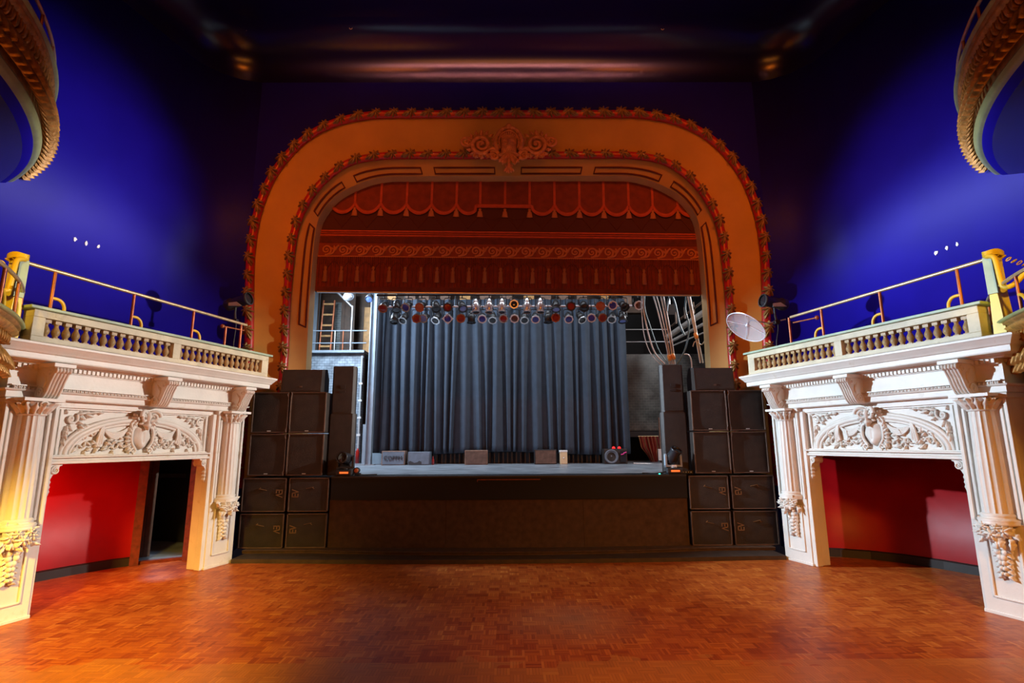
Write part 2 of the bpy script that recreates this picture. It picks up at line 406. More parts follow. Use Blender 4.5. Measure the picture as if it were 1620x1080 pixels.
def resample(P, n):
    d = [0]
    for i in range(1, len(P)): d.append(d[-1] + math.dist(P[i], P[i - 1]))
    out = []; j = 0
    for i in range(n):
        t = d[-1]*i/(n - 1)
        while j < len(P) - 2 and d[j + 1] < t: j += 1
        f = (t - d[j])/max(1e-9, d[j + 1] - d[j])
        out.append((P[j][0] + (P[j + 1][0] - P[j][0])*f, P[j][1] + (P[j + 1][1] - P[j][1])*f))
    return out
NP = 141
PO, PI, PP = (resample(full(q), NP) for q in (ARCH_O, ARCH_I, ARCH_P))
YO, YI, YP = 11.30, 11.60, 11.90
WT = 10.4                                                  # where the walls turn into the cove
WX = 5.75
wp = MB()
poly = [(-WX, 0), (-WX, WT), (WX, WT), (WX, 0)] + [(a, b) for a, b in reversed(PO)][:]
poly = [(-WX, 0), (-WX, WT), (WX, WT), (WX, 0), (5.5, 0)] + list(reversed(PO)) + [(-5.5, 0)]
wp.prism(poly, YO, YO + .12, lambda a, b, d: (a, d, b))
struct('wall_stage', wp, 'blue_wall')
def wall_path(sd):
    q = [(5.75, 11.3), (6.15, 11.2), (6.5, 11.0), (6.8, 10.65), (6.95, 10.25), (7.05, 9.85)]
    q += [(7.05 + .306*k, 9.85 - k) for k in (1, 2, 4, 8, 17)]
    return [(sd*a, b) for a, b in q]
for sd, nm in ((-1, 'left'), (1, 'right')):
    w = wall_path(sd)
    w = w if sd > 0 else list(reversed(w))              # room on the right of travel
    m = MB().sweep([(-.15, 3.3), (0, 3.3), (0, WT), (-.15, WT)], w, sm=True)
    struct('wall_' + nm, m, 'blue_wall')
# ceiling: a coved edge that runs over both side walls and the stage wall, then the flat
cp = list(reversed(wall_path(-1))) + wall_path(1)
CR = .95
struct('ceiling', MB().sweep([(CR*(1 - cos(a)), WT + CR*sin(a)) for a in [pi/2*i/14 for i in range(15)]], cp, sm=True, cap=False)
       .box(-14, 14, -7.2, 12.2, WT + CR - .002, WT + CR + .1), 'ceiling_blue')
struct('wall_back', MB().box(-14, 14, -7.3, -7.1, 0, WT + CR), 'blue_wall')

# ---- proscenium arch: splayed plaster band, inner band, reveal
ar = MB()
def strip(A, ya, B, yb, mi=0):
    n = len(A); ar.add([(a, ya, b) for a, b in A] + [(a, yb, b) for a, b in B], [(i, i + 1, n + i + 1, n + i) for i in range(n - 1)], mi, True)
strip(PO, YO, PI, YI); strip(PI, YI, PP, YP)
def inset(P, d): return [(a*(1 - d/4.6), b - d if b > 6 else b) for a, b in P]
strip(PP, YP, PP, YP + .32, 1)
arch = tag(ar.build('proscenium_arch', ['arch_tan', 'reveal_paint'], recalc=False), 'wide tan plaster proscenium arch framing the stage', 'arch')
# raised panel frames round the inner edge of the arch
fr = MB()
def along(P, i0, i1, y, w, h, outP):
    A = [(P[i][0] + (outP[i][0] - P[i][0])*w[0], P[i][1] + (outP[i][1] - P[i][1])*w[0]) for i in range(i0, i1)]
    B = [(P[i][0] + (outP[i][0] - P[i][0])*w[1], P[i][1] + (outP[i][1] - P[i][1])*w[1]) for i in range(i0, i1)]
    yy = lambda w_: YP + (YI - YP)*w_ - h
    ca = [Vector((a, yy(w[0]), b)) for a, b in A]; cb_ = [Vector((a, yy(w[1]), b)) for a, b in B]
    loop = ca + list(reversed(cb_))
    fr.tube(loop, .022, 6, closed=True)
segs = [(22, 38), (39, 46), (47, 58), (59, 69), (72, 82), (83, 94), (95, 102), (103, 119)]
for a, b in segs: along(PP, a, b, YP, (.10, .42), .012, PI)
fr.build('panel_frame', 'curtain_dark', arch)
# ---- leaf-wound red mouldings
def cluster_old():
    m = MB()
    for a, L in ((0, .20), (.75, .17), (-.75, .17), (1.5, .12), (-1.5, .12)):
        m.join(leaf(L, .045, .03, 2, curl=-.015, nu=6, nv=4, back=.03), rot2(a, -.05, 0, 1, .055))
    m.join(leaf(.15, .05, .03, 2, curl=-.02, nu=5, nv=4, back=.03), rot2(pi, .0, 0, 1, .05))
    m.ell((-.03, .075, 0), (.04, .025, .04), 8, 5)
    return m
def cluster():
    m = MB()
    for a, L, u in ((.25, .15, -.02), (-.25, .15, -.02), (.95, .12, -.03), (-.95, .12, -.03), (1.7, .09, -.04), (-1.7, .09, -.04), (0, .17, .0), (2.7, .09, -.04), (-2.7, .09, -.04)):
        m.join(leaf(L, .026, .03, 1, curl=-.03, nu=5, nv=4, back=.02), rot2(a, u, 0, 1, .075))
    m.ell((-.03, .09, 0), (.03, .02, .03), 8, 5)
    return m
me_cluster = cluster().xf(Matrix.Rotation(pi, 4, 'Z')).mesh('leaf_cluster', 'gold')      # faces -Y now
def moulding(P, y, n, r, label):
    t = thing('leaf_moulding', label, 'moulding', (P[0][0], y, P[0][1]))
    o = Vector((P[0][0], y, P[0][1]))
    MB().tube([Vector((a, y, b)) - o for a, b in P], r, 10).build('rod', 'red_enamel', t)
    Q = resample(P, n + 2)
    for i in range(1, n + 1):
        d = Vector((Q[i + 1][0] - Q[i - 1][0], Q[i + 1][1] - Q[i - 1][1]))
        a = math.atan2(d.y, d.x)
        if Q[i][0] > 0: a += pi
        c = bpy.data.objects.new('leaf_cluster', me_cluster); col.objects.link(c); c.parent = t
        c.location = Vector((Q[i][0], y - r*.25, Q[i][1])) - o
        c.rotation_euler = (0, -(a + (.35 if Q[i][0] < 0 else -.35)) , 0); sca = r/.075*1.0*random.uniform(.92, 1.08); c.scale = (sca, sca, sca)
moulding([q for q in PO], YO - .03, 62, .094, 'outer red moulding wound with gilt leaves round the proscenium arch')
moulding([q for q in PI], YI - .05, 54, .088, 'inner red moulding wound with gilt leaves close to the stage opening')

# ---- cartouche with a bearded mask over the crown
C0 = Vector((at(805, 232, 11.28).x, 11.26, at(805, 232, 11.28).z))
ct = thing('cartouche', 'carved cartouche with a bearded mask at the crown of the proscenium arch', 'carving', C0)
toY = Matrix.Rotation(pi, 4, 'Z')                                   # ornament faces the hall
def cpart(name, m, mt='cartouche_red', parent=None): return m.xf(toY).build(name, mt, parent or ct)
def face(u, v):
    x = (u - .5)*.36; z = (v - .5)*.58 - .02
    g = lambda cx, cz, sx, sz, h: h*math.exp(-((x - cx)/sx)**2 - ((z - cz)/sz)**2)
    w = .17*max(0, 1 - (x/.185)**2)**.5*max(0, 1 - ((z + .02)/.30)**2)**.5
    w += g(0, .02, .022, .07, .055) + g(0, -.035, .035, .022, .03)                       # nose
    w += g(-.065, .085, .045, .018, .028) + g(.065, .085, .045, .018, .028)              # brow
    w -= g(-.062, .045, .03, .018, .035) + g(.062, .045, .03, .018, .035)                # eye sockets
    w += g(-.062, .043, .016, .010, .016) + g(.062, .043, .016, .010, .016)              # eyes
    w += g(-.08, -.02, .04, .03, .02) + g(.08, -.02, .04, .03, .02)
    w += g(-.04, -.075, .045, .014, .028) + g(.04, -.075, .045, .014, .028)              # moustache
    w -= g(0, -.098, .03, .008, .02); w += g(0, -.115, .03, .01, .015)
    if z < -.1: w += .014*abs(sin(x*70 + 3*z*8))                                         # beard
    if z > .17: w += .018*abs(sin(math.atan2(z - .1, x)*9))                              # hair
    return (x, w, z)
cpart('bearded_mask', MB().grid(face, 40, 56))
hood = MB().tube([(cos(a)*.30, .10, .05 + sin(a)*.36) for a in [R(-35) + R(250)*i/40 for i in range(41)]], .045, 8, up=(0, 1, 0))
hood.tube([(cos(a)*.225, .10, .05 + sin(a)*.28) for a in [R(-30) + R(240)*i/40 for i in range(41)]], .02, 6, up=(0, 1, 0))
for i in range(15):
    a = R(-20) + R(220)*i/14; hood.ell((cos(a)*.262, .125, .05 + sin(a)*.32), .022, 7, 5)
for i in range(9):
    a = R(30) + R(120)*i/8; hood.join(leaf(.17, .04, .03, 1), rot2(a, cos(a)*.14, .10 + sin(a)*.14, 1, .06))
hood.ell((0, .12, .44), (.07, .05, .06), 10, 6)
cpart('shell_hood', hood)
for q in (-1, 1):
    s_ = MB()
    s_.join(spiral(.24, 1.9, .055), rot2(R(-120), .62, .02, 1, .05)); s_.join(spiral(.13, 1.6, .035), rot2(R(200), .98, .10, 1, .04))
    s_.join(spiral(.12, 1.5, .04), rot2(R(60), .34, -.27, 1, .06))
    s_.tube(catmull([(.22, .06, -.22), (.34, .08, -.10), (.46, .07, -.13), (.56, .05, -.24)], 5), .035, 7)
    for k2 in range(16):
        a2 = R(-120) + 2*pi*k2/16; s_.join(leaf(.13, .04, .035, 2), rot2(a2 + .5, .62 + cos(a2)*.25, .02 + sin(a2)*.25, 1, .04))
    for a, u, v, L in ((40, .52, .12, .2), (80, .62, .2, .16), (130, .7, .2, .16), (-60, .56, -.12, .2), (-100, .66, -.16, .18), (-20, .76, .04, .16), (200, .52, -.02, .16), (-140, .5, -.2, .18), (-70, .74, -.12, .18), (20, .84, .16, .14), (60, .46, .0, .14)):
        s_.join(leaf(L, .045, .03, 2), rot2(R(a), u, v, 1, .03))
    if q < 0: s_.v = [(-a, b, c) for a, b, c in s_.v]
    cpart('scroll', s_)
dr = MB()
for i in range(7):
    a = R(-90) + R(24)*(i - 3); dr.join(leaf(.26, .05, .04, 1), rot2(a, .0, -.20, 1, .09))
for q in (-1, 1):
    for k in range(5): dr.join(leaf(.13, .04, .03, 2), rot2(R(-90 + q*(20 + 14*k)), q*(.1 + .06*k), -.36 - .0*k + .04*k, 1, .05))
    dr.join(spiral(.07, 1.4, .025), rot2(R(90), q*.12, -.40, 1, .06))
dr.join(leaf(.24, .08, .05, 3), rot2(R(-90), 0, -.42, 1, .05))
for i in range(5): dr.join(leaf(.17, .035, .03, 1), rot2(R(-90) + R(22)*(i - 2), 0, -.52, 1, .05))
cpart('acanthus_drop', dr)

# ================================================================ SIDE BOXES
RAIL_END = {-1: 3.15, 1: 2.62}
WORD = {-1: 'left', 1: 'right'}
def pilaster(sd, sc0, far):
    lab = '%s fluted half-column pilaster on a panelled pedestal at the %s side box' % ('stage-end' if far else 'near', WORD[sd])
    lab = {(-1, 0): 'near pilaster of the left side box, at the left edge, yellow-lit', (-1, 1): 'pilaster of the left side box beside the left speaker stack',
           (1, 0): 'near pilaster of the right side box, at the right edge', (1, 1): 'pilaster of the right side box beside the right speaker stack'}[(sd, far)]
    t = sthing('pilaster', lab, 'pilaster', sd, (sc0, -.15, 0), 'fluted pilasters of the side boxes')
    w = .30
    m = MB().box(sc0 - w, sc0 + w, -.34, 0, .03, 1.10)
    m.box(sc0 - w - .02, sc0 + w + .02, -.34, .02, 0, .04)
    for a0, a1, z0, z1 in ((-.19, -.165, .20, .98), (.165, .19, .20, .98), (-.19, .19, .20, .225), (-.19, .19, .955, .98)):
        m.box(sc0 + a0, sc0 + a1, 0, .022, z0, z1)
    spart('pedestal', m, 'white_paint', t, bevel=.006)
    b = MB().box(sc0 - w, sc0 + w, -.34, -.03, 1.10, 2.66)
    for q in (-1, 1):
        b.box(sc0 + q*.20, sc0 + q*.235, -.03, .01, 1.16, 2.5); b.box(sc0 + q*.26, sc0 + q*.30, -.03, .025, 1.10, 2.60)
    b.box(sc0 - w - .02, sc0 + w + .02, -.34, .03, 2.60, 2.66)
    spart('backing', b, 'white_paint', t, bevel=.006)
    nfl = 16
    def rr(a): return 1 - .085*abs(sin(a*nfl/2))**.6
    spart('shaft', MB().lathe([(.158, 1.20), (.155, 1.7), (.145, 2.2), (.138, 2.46)], 128, (sc0, 0, 0), 0, 2*pi, mod=lambda a, z: rr(a)), 'white_paint', t)
    spart('base_moulding', MB().lathe([(0, 1.08), (.21, 1.08), (.21, 1.105), (.205, 1.11), (.215, 1.13), (.205, 1.15), (.175, 1.16), (.17, 1.17), (.182, 1.185), (.175, 1.20), (.155, 1.215)], 36, (sc0, 0, 0)), 'white_paint', t)
    cp_ = MB().lathe([(.14, 2.45), (.155, 2.46), (.15, 2.475), (.14, 2.48), (.16, 2.56), (.20, 2.62)], 32, (sc0, 0, 0))
    cp_.box(sc0 - .23, sc0 + .23, -.1, .22, 2.625, 2.665)
    cap = spart('capital', cp_, 'white_paint', t)
    lv = MB()
    for i in range(9):
        a = pi*i/8; Mx = Matrix.Translation((sc0, 0, 2.475)) @ Matrix.Rotation(a - pi/2, 4, 'Z') @ Matrix.Translation((0, .145, 0)) @ Matrix.Rotation(-.35, 4, 'X')
        lv.join(leaf(.16, .035, .025, 2, curl=.05), Mx @ rot2(pi/2))
    for a in (35, 145, 90):
        lv.join(spiral(.045, 1.5, .016, 20), Matrix.Translation((sc0 + cos(R(a))*.20, sin(R(a))*.20, 2.585)) @ Matrix.Rotation(R(a) - pi/2, 4, 'Z'))
    spart('acanthus_leaves', lv, 'white_paint', t, cap)
    fd = MB()
    for i in range(46):
        u = random.uniform(-.17, .17); v = random.uniform(-.12, .06); a = random.uniform(0, 6.28)
        fd.join(leaf(random.uniform(.08, .13), .035, .035, 2, curl=.03), rot2(a, sc0 + u, 1.03 + v, 1, .03 + .10*(1 - (u/.2)**2)))
    for u, v, r in ((-.12, 0, .075), (.12, -.01, .075), (0, -.05, .085), (-.06, .03, .06), (.07, .04, .06)):
        fd.join(rosette(r, 6, .05), rot2(random.random(), sc0 + u, 1.02 + v, 1, .12 if abs(u) > .1 else .15))
    for k, r in enumerate((.075, .085, .07, .07, .055, .05, .04)):
        z = .88 - k*.062; ww = .07 if k < 3 else .03
        for q in (-1, 1):
            fd.ell((sc0 + q*ww*.6, .05, z), (r*.6, .05, r*.6), 9, 6); fd.join(leaf(.10, .035, .03, 2), rot2(R(-90 + q*50), sc0 + q*ww*.4, z, 1, .03))
    spart('flower_drop', fd, 'white_paint', t)
    return t

def sidebox(sd):
    W_ = WORD[sd]
    # hall-side return wall and structural infill
    m = MB().box(-.62, -.55, -2.6, -.34, 0, 3.1)
    for a0, a1, z0, z1 in ((-.55, -.52, .25, 2.5), (-1.55, -1.52, .25, 2.5), (-1.55, -.52, .25, .28), (-1.55, -.52, 2.47, 2.5), (-.50, -.44, .0, 2.6), (-1.46, -.62, .34, .36), (-1.46, -.62, 2.38, 2.40), (-.64, -.61, .34, 2.4)):
        m.box(-.645, -.62, a0, a1, z0, z1)
    m.box(-.66, -.62, -2.6, -.34, 2.55, 2.68)
    sside('trim_1' if sd < 0 else 'trim_2', m, 'panel_paint', sd)
    j = MB()
    for q, s0, s1 in ((1, -.02, .06), (-1, 2.58, 2.68)):
        j.box(s0, s1, -.34, -.13, 0, 1.9); j.box(s0 - .04, s1 - .02 if q > 0 else s1 + .04, -.14, -.02, 0, 2.6)
    sside('trim_3' if sd < 0 else 'trim_4', j, 'white_paint', sd, bevel=.01)
    # lobby behind the opening: curved red wall, dado, soffit
    rp_ = [(3.35, -.34), (3.22, -.80), (3.05, -1.08), (2.72, -1.42), (2.3, -1.68), (1.75, -1.84), (1.2, -1.93), (.4, -2.0), (-.6, -2.02)]
    if sd < 0:
        p1 = rp_[:1] + [(3.30, -.62), (3.17, -1.02)]; p2 = [(2.60, -1.50)] + rp_[4:]
        wl = MB().sweep([(0, 0), (0, 1.95), (-.06, 1.95), (-.06, 0)], p1, sm=True)
        wl.sweep([(0, 0), (0, 1.95), (-.06, 1.95), (-.06, 0)], p2, sm=True)
        bs_ = MB().sweep([(0, 0), (.035, 0), (.03, .13), (0, .15)], p2)
    else:
        wl = MB().sweep([(0, 0), (0, 1.95), (-.06, 1.95), (-.06, 0)], rp_, sm=True)
        bs_ = MB().sweep([(0, 0), (.035, 0), (.03, .13), (0, .15)], rp_)
    # travel is from the near end to the far end, room on the left: flip outwards
    for mb in (wl, bs_): pass
    sside('wall_lobby_' + W_, wl, 'red_wall', sd); sside('baseboard_' + W_, bs_, 'black_base', sd)
    sside('ceiling_lobby_' + W_, MB().box(-.55, 3.5, -2.6, -.36, 1.95, 2.0), 'red_wall', sd)
    sside('floor_balcony_' + W_, MB().box(-.62, 3.62, -2.4, -.1, 3.28, 3.38), 'cream_paint', sd)
    pilaster(sd, -.30, 0); pilaster(sd, 2.92, 1)

    # ---- entablature
    t = sthing('entablature', 'white entablature with scroll corbels under the %s balcony balustrade' % W_, 'entablature', sd, (1.3, 0, 2.55), 'white entablatures of the two side boxes')
    path = [(3.22, -.34), (3.22, 0), (-.60, 0), (-.60, -1.72)]
    spart('architrave', MB().sweep([(-.3, 2.66), (.0, 2.66), (.02, 2.675), (.02, 2.745), (.05, 2.755), (.06, 2.775), (.02, 2.775), (.02, 3.03), (-.3, 3.03)], path), 'white_paint', t)
    ed = MB()
    for i in range(72):
        s0 = -.56 + i*.052; ed.ell((s0, .045, 2.79), (.017, .022, .022), 8, 5); ed.box(s0 + .022, s0 + .03, .02, .055, 2.772, 2.81)
    ed.box(-.6, 3.22, .0, .07, 2.812, 2.826)
    spart('egg_and_dart', ed, 'white_paint', t)
    dn = MB()
    for i in range(64):
        s0 = -.58 + i*.0595; dn.box(s0, s0 + .036, .02, .085, 3.035, 3.085)
    for i in range(20): dn.box(-.685, -.60, -.06 - i*.0595, -.10 - i*.0595, 3.035, 3.085)
    dn.box(-.6, 3.22, -.1, .045, 3.02, 3.10)
    spart('dentil_course', dn, 'white_paint', t)
    cpath = [(3.22, -1.0), (3.22, 0), (-.60, 0), (-.60, -1.72)]
    spart('cornice', MB().sweep([(-.3, 3.09), (.10, 3.09), (.12, 3.115), (.28, 3.125), (.285, 3.14), (.285, 3.20), (.305, 3.21), (.32, 3.235), (.36, 3.285), (.375, 3.30), (.375, 3.325), (.30, 3.345), (.0, 3.37), (-.3, 3.37)], cpath), 'white_paint', t)
    for sc0 in (-.22, 1.37, 2.96):
        prof = [(-.05, 3.10), (.33, 3.10), (.33, 3.045), (.315, 3.03), (.31, 3.0), (.30, 2.965), (.275, 2.92), (.25, 2.87), (.225, 2.80), (.195, 2.74), (.16, 2.69), (.12, 2.665), (.05, 2.655), (-.05, 2.655)]
        cb_ = MB().prism(prof, sc0 - .095, sc0 + .095, OZ)
        cb_.box(sc0 - .13, sc0 + .13, -.05, .36, 3.055, 3.105)
        c_ = spart('corbel', cb_, 'white_paint', t, bevel=.005)
        v_ = MB()
        for e in range(5):
            ss = sc0 - .08 + .04*e; v_.tube(catmull([(ss, a + .004, b) for a, b in prof[4:12]], 3), .015, 6)
            v_.ell((ss, .325, 3.015), (.02, .038, .038), 10, 8)
        for q in (-1, 1):
            Mx = Matrix.Translation((sc0 + q*.097, .105, 2.735)) @ Matrix.Rotation(pi/2, 4, 'Z')
            v_.join(spiral(.07, 1.8, .016, 26), Mx)
            v_.join(spiral(.04, 1.6, .012, 22), Matrix.Translation((sc0 + q*.097, .255, 2.99)) @ Matrix.Rotation(pi/2, 4, 'Z'))
            for a, b, c2 in ((70, .17, 2.80), (95, .20, 2.84), (120, .18, 2.90)):
                v_.join(leaf(.11, .022, .014, 1), Matrix.Translation((sc0 + q*.094, b, c2)) @ Matrix.Rotation(pi/2, 4, 'Z') @ rot2(R(a)) if q < 0 else Matrix.Translation((sc0 + q*.094, b, c2)) @ Matrix.Rotation(pi/2, 4, 'Z') @ Matrix.Diagonal((1, -1, 1, 1)) @ rot2(R(a)))
        spart('volute', v_, 'white_paint', t, c_)

    # ---- carved panel over the opening
    t = sthing('overdoor_panel', 'white carved overdoor with shield, swags and arch in the %s side box' % W_, 'carving', sd, (1.3, -.2, 1.85), 'carved overdoors of the two side boxes')
    O = -.13                                              # plane of the ground
    m = MB().box(.0, 2.62, O - .15, O, 1.86, 2.66)
    spart('ground', m, 'white_paint', t)
    m = MB()
    for z0, z1, o in ((1.84, 1.88, .10), (1.88, 1.915, .07), (1.915, 1.94, .11), (1.94, 1.96, .05)): m.box(.0, 2.62, O - .15, O + o, z0, z1)
    spart('lintel', m, 'white_paint', t, bevel=.006)
    m = MB()
    for a0, a1, z0, z1, o in ((.0, 2.62, 2.58, 2.66, .06), (.0, 2.62, 2.555, 2.58, .03), (.10, .135, 1.96, 2.56, .04), (2.455, 2.49, 1.96, 2.56, .04), (.0, .05, 1.96, 2.56, .05), (2.54, 2.62, 1.96, 2.56, .05)): m.box(a0, a1, O - .02, O + o, z0, z1)
    for s0 in (.075, 2.515): m.join(spiral(.05, .5, .014, 12), rot2(R(-90) if s0 > 1 else R(90), s0, 2.26, 1, O + .02))
    spart('frame', m, 'white_paint', t, bevel=.004)
    m = MB()
    for a, b, r in ((1.13, .53, .028), (1.075, .485, .042), (1.01, .435, .022)):
        m.tube([(1.295 - cos(q)*a, O + .02, 1.96 + sin(q)*b) for q in [pi*i/48 for i in range(49)]], r, 8, up=(0, 1, 0))
    spart('arch_moulding', m, 'white_paint', t)
    sh = MB()
    def shield(u, v):
        y = (v - .5)*.36; hw = .135*(1 if v > .45 else (max(0.0, 1 - ((.45 - v)/.45)**2.2))) + .012*cos(v*12)
        x = (u*2 - 1)*hw
        w = .075*(1 - (u*2 - 1)**2*.8)*min(1, 8*v + .15)*min(1, 8*(1 - v) + .25)
        if abs(u - .5) < .05 and .25 < v < .7: w -= .012
        return (1.295 + x, O + .0 + w + .012, 2.19 + y)
    sh.grid(shield, 20, 24)
    spart('shield', sh, 'white_paint', t)
    sr = MB()
    for q in (-1, 1):
        sr.join(spiral(.055, 1.5, .02, 22), rot2(R(90), 1.295 + q*.15, 2.37, 1, O + .05)); sr.join(spiral(.05, 1.4, .02, 22), rot2(R(-90), 1.295 + q*.13, 2.0, 1, O + .05))
        sr.tube(catmull([(1.295 + q*.14, O + .04, 2.36), (1.295 + q*.175, O + .05, 2.26), (1.295 + q*.165, O + .05, 2.12), (1.295 + q*.10, O + .05, 2.02)], 5), .022, 6)
        for i in range(9):
            a = R(100 - i*22); sr.join(leaf(.10, .03, .03, 2), rot2(a if q > 0 else pi - a, 1.295 + q*.17, 2.32 - i*.035, 1, O + .03))
    sr.ell((1.295, O + .06, 2.40), (.10, .04, .035), 12, 6)
    spart('shield_border', sr, 'white_paint', t)
    for q in (-1, 1):
        X = lambda d: 1.295 + q*d
        sw = swag(X(.2), 2.36, X(.6), 2.33, .17, .019); sw.v = [(a, b + O, c) for a, b, c in sw.v]
        for k in range(3):
            sw.tube(catmull([(X(.60 + .01*k), O + .04, 2.35), (X(.61 + .025*k), O + .05, 2.22), (X(.60 + .035*k), O + .03, 2.10 - .02*k)], 5), [.014 + .009*i/10 for i in range(11)], 6)
        spart('swag', sw, 'white_paint', t)
        rb = MB()
        for a in ((.22, 2.40, .52, 2.44, 2.5, .018), (.66, 2.36, .84, 2.30, 1.5, .03), (.7, 2.26, .93, 2.15, 2, .035), (.72, 2.12, .98, 2.03, 2.5, .03), (.24, 2.08, .55, 2.02, 2.5, .025), (.42, 2.12, .58, 2.06, 1.5, .03)):
            b = ribbon(X(a[0]), a[1], X(a[2]), a[3], a[4], a[5], .018); b.v = [(x, y + O + .01, z) for x, y, z in b.v]; rb.join(b)
        for i in range(16):
            d = random.uniform(.25, .95); z = random.uniform(2.0, 2.1 + .12*(1 - d))
            rb.join(leaf(random.uniform(.07, .11), .026, .028, 2, curl=.02), rot2(random.uniform(0, 6.28), X(d), z, 1, O + .015))
        for i in range(5):
            rb.join(leaf(.09, .03, .03, 2), rot2(random.uniform(0, 6.28), X(random.uniform(.66, .88)), random.uniform(2.16, 2.34), 1, O + .015))
        spart('ribbon', rb, 'white_paint', t)
        sp = MB(); cx = X(1.04); cz = 2.44
        sp.ell((cx, O + .015, cz - .01), (.04, .025, .055), 12, 8); sp.join(spiral(.085, 1.1, .018, 24), rot2(R(40), cx, cz, 1, O + .03, q))
        for d, z, a, L in ((.98, 2.50, 170, .12), (.90, 2.53, 185, .12), (.80, 2.53, 175, .11), (.72, 2.535, 180, .10), (1.09, 2.34, 265, .12), (1.10, 2.26, 260, .11), (1.105, 2.18, 270, .11), (1.06, 2.36, 250, .1), (.94, 2.46, 200, .09), (1.10, 2.50, 60, .07), (.97, 2.42, 215, .1), (.86, 2.50, 200, .1), (1.08, 2.3, 290, .08)):
            sp.join(leaf(L, .03, .03, 2, curl=.02), rot2(R(a) if q > 0 else pi - R(a), X(d), z, 1, O + .01))
        spart('spandrel_carving', sp, 'white_paint', t)
    kb = MB().ell((1.295, O + .08, 2.50), (.05, .10, .10), 14, 10)
    for q in (-1, 1):
        kb.join(spiral(.10, 1.7, .030, 30), Matrix.Translation((1.295 + q*.075, O + .14, 2.50)) @ Matrix.Rotation(q*.5, 4, 'Z') @ Matrix.Diagonal((q, 1, 1, 1)))
        for a in (10, -20, -50, 35): kb.join(leaf(.13, .035, .03, 2, curl=.02), rot2(R(a) if q > 0 else pi - R(a), 1.295 + q*.09, 2.47, 1, O + .05))
    kb.join(leaf(.14, .05, .04, 2), rot2(R(-90), 1.295, 2.44, 1, O + .12))
    spart('keystone', kb, 'white_paint', t)
    for q, s0 in ((1, .09), (-1, 2.50)):
        b = MB().prism([(0, 1.86), (.16, 1.86), (.16, 1.82), (.13, 1.81), (.12, 1.74), (.06, 1.70), (.02, 1.62), (0, 1.58)], O - .10, O + .06, lambda a, z, d: (s0 - q*.05 + q*a, d, z))
        for d in (O + .065, O - .105): b.join(spiral(.055, 1.7, .014, 24), rot2(R(90), s0 + q*.03, 1.76, 1, d))
        for k in range(3): b.join(leaf(.10, .03, .03, 2), rot2(R(-90), s0 - q*.02, 1.66 - k*.06, 1, O + .03))
        spart('bracket', b, 'white_paint', t)

    # ---- balustrade
    t = sthing('balustrade', 'cream balustrade with brown balusters and green coping on the %s balcony' % W_, 'balustrade', sd, (1.6, -.05, 3.37), 'balustrades of the two side boxes')
    m = MB().box(-.47, 3.70, -.16, .04, 3.37, 3.455).box(-.47, 3.70, -.16, .05, 3.37, 3.40)
    spart('base_rail', m, 'cream_paint', t, bevel=.006)
    spart('top_rail', MB().box(-.47, 3.70, -.16, .04, 3.70, 3.795), 'cream_paint', t, bevel=.006)
    for a, b in ((-.47, -.325), (1.555, 1.69), (3.53, 3.70)):
        m = MB().box(a, b, -.16, .038, 3.455, 3.70)
        spart('block', m, 'cream_paint', t, bevel=.004)
    spart('coping', MB().box(-.54, 3.76, -.22, .09, 3.795, 3.835), 'green_cap', t, bevel=.008)
    bal = MB().lathe([(.0, 0), (.034, 0), (.034, .03), (.028, .035), (.034, .05), (.047, .075), (.05, .10), (.043, .125), (.028, .155), (.022, .18), (.03, .19), (.03, .2), (.024, .205)], 16).box(-.038, .038, -.038, .038, .20, .247).box(-.036, .036, -.036, .036, -.002, .02)
    key = 'bal'
    if key not in BALM: BALM[key] = bal.mesh('baluster', 'baluster_brown')
    for a0, a1 in ((-.325, 1.555), (1.69, 3.53)):
        for i in range(15):
            o = bpy.data.objects.new('baluster', BALM[key]); col.objects.link(o); o.parent = t
            s0 = a0 + (a1 - a0)*(i + .5)/15; _, b = BASE[t.name]
            o.location = (s0 - b.x, (-.05 - b.y)*sd, 3.454 - b.z)

    # ---- pipe handrail
    t = sthing('handrail', 'metal pipe handrail with short posts above the %s balustrade' % W_, 'handrail', sd, (1.3, -.06, 3.835), 'handrails of the two side boxes')
    e = RAIL_END[sd]
    spart('top_rail', MB().tube([(-.62, -.06, 4.375), (e, -.06, 4.335)], .025, 10), 'pipe_brass', t)
    posts = [-.24, .87, 1.95, 2.66] + ([3.02] if sd < 0 else [])
    for k, s0 in enumerate(posts):
        zt = 4.37 - .0105*(s0 + .6) if not (sd < 0 and k == 3) else 4.2
        p = spart('post', MB().tube([(s0, -.06, 3.83), (s0, -.06, zt)], .022, 10).lathe([(.05, 3.835), (.05, 3.845), (.025, 3.85)], 14, (s0, -.06, 0)), 'pipe_red', t)
        if k < 3:
            spart('hoop', MB().tube([(s0, -.06, 4.0)] + [(s0 + .06 + .11*sin(a), -.06, 3.88 + .12*cos(a)) for a in [pi/2*i/8 for i in range(9)]] + [(s0 + .17, -.06, 3.83)], .022, 8), 'pipe_yellow', t)
    # stub bracket of the stage-end post
    spart('stub', MB().tube([(e - .55, -.06, 4.2), (e - .05, -.06, 4.22)], .014, 6).ell((e - .57, -.06, 4.2), .04, 8, 6), 'pipe_red', t)

    # ---- yellow newel post at the hall end
    t = sthing('newel_post', 'yellow wooden newel post at the hall end of the %s balustrade' % W_, 'post', sd, (-.66, -.1, 3.36), 'yellow newel posts')
    spart('shaft', MB().prism([(-.72, 3.36), (-.575, 3.36), (-.60, 3.9), (-.60, 4.44), (-.69, 4.44), (-.69, 3.9)], -.20, .0, SO), 'yellow_paint', t, bevel=.008)
    spart('side_board', MB().prism([(-.60, 3.9), (-.60, 4.38), (-.70, 4.38), (-.71, 3.9)], .0, .022, SO), 'green_cap', t)
    cpm = MB()
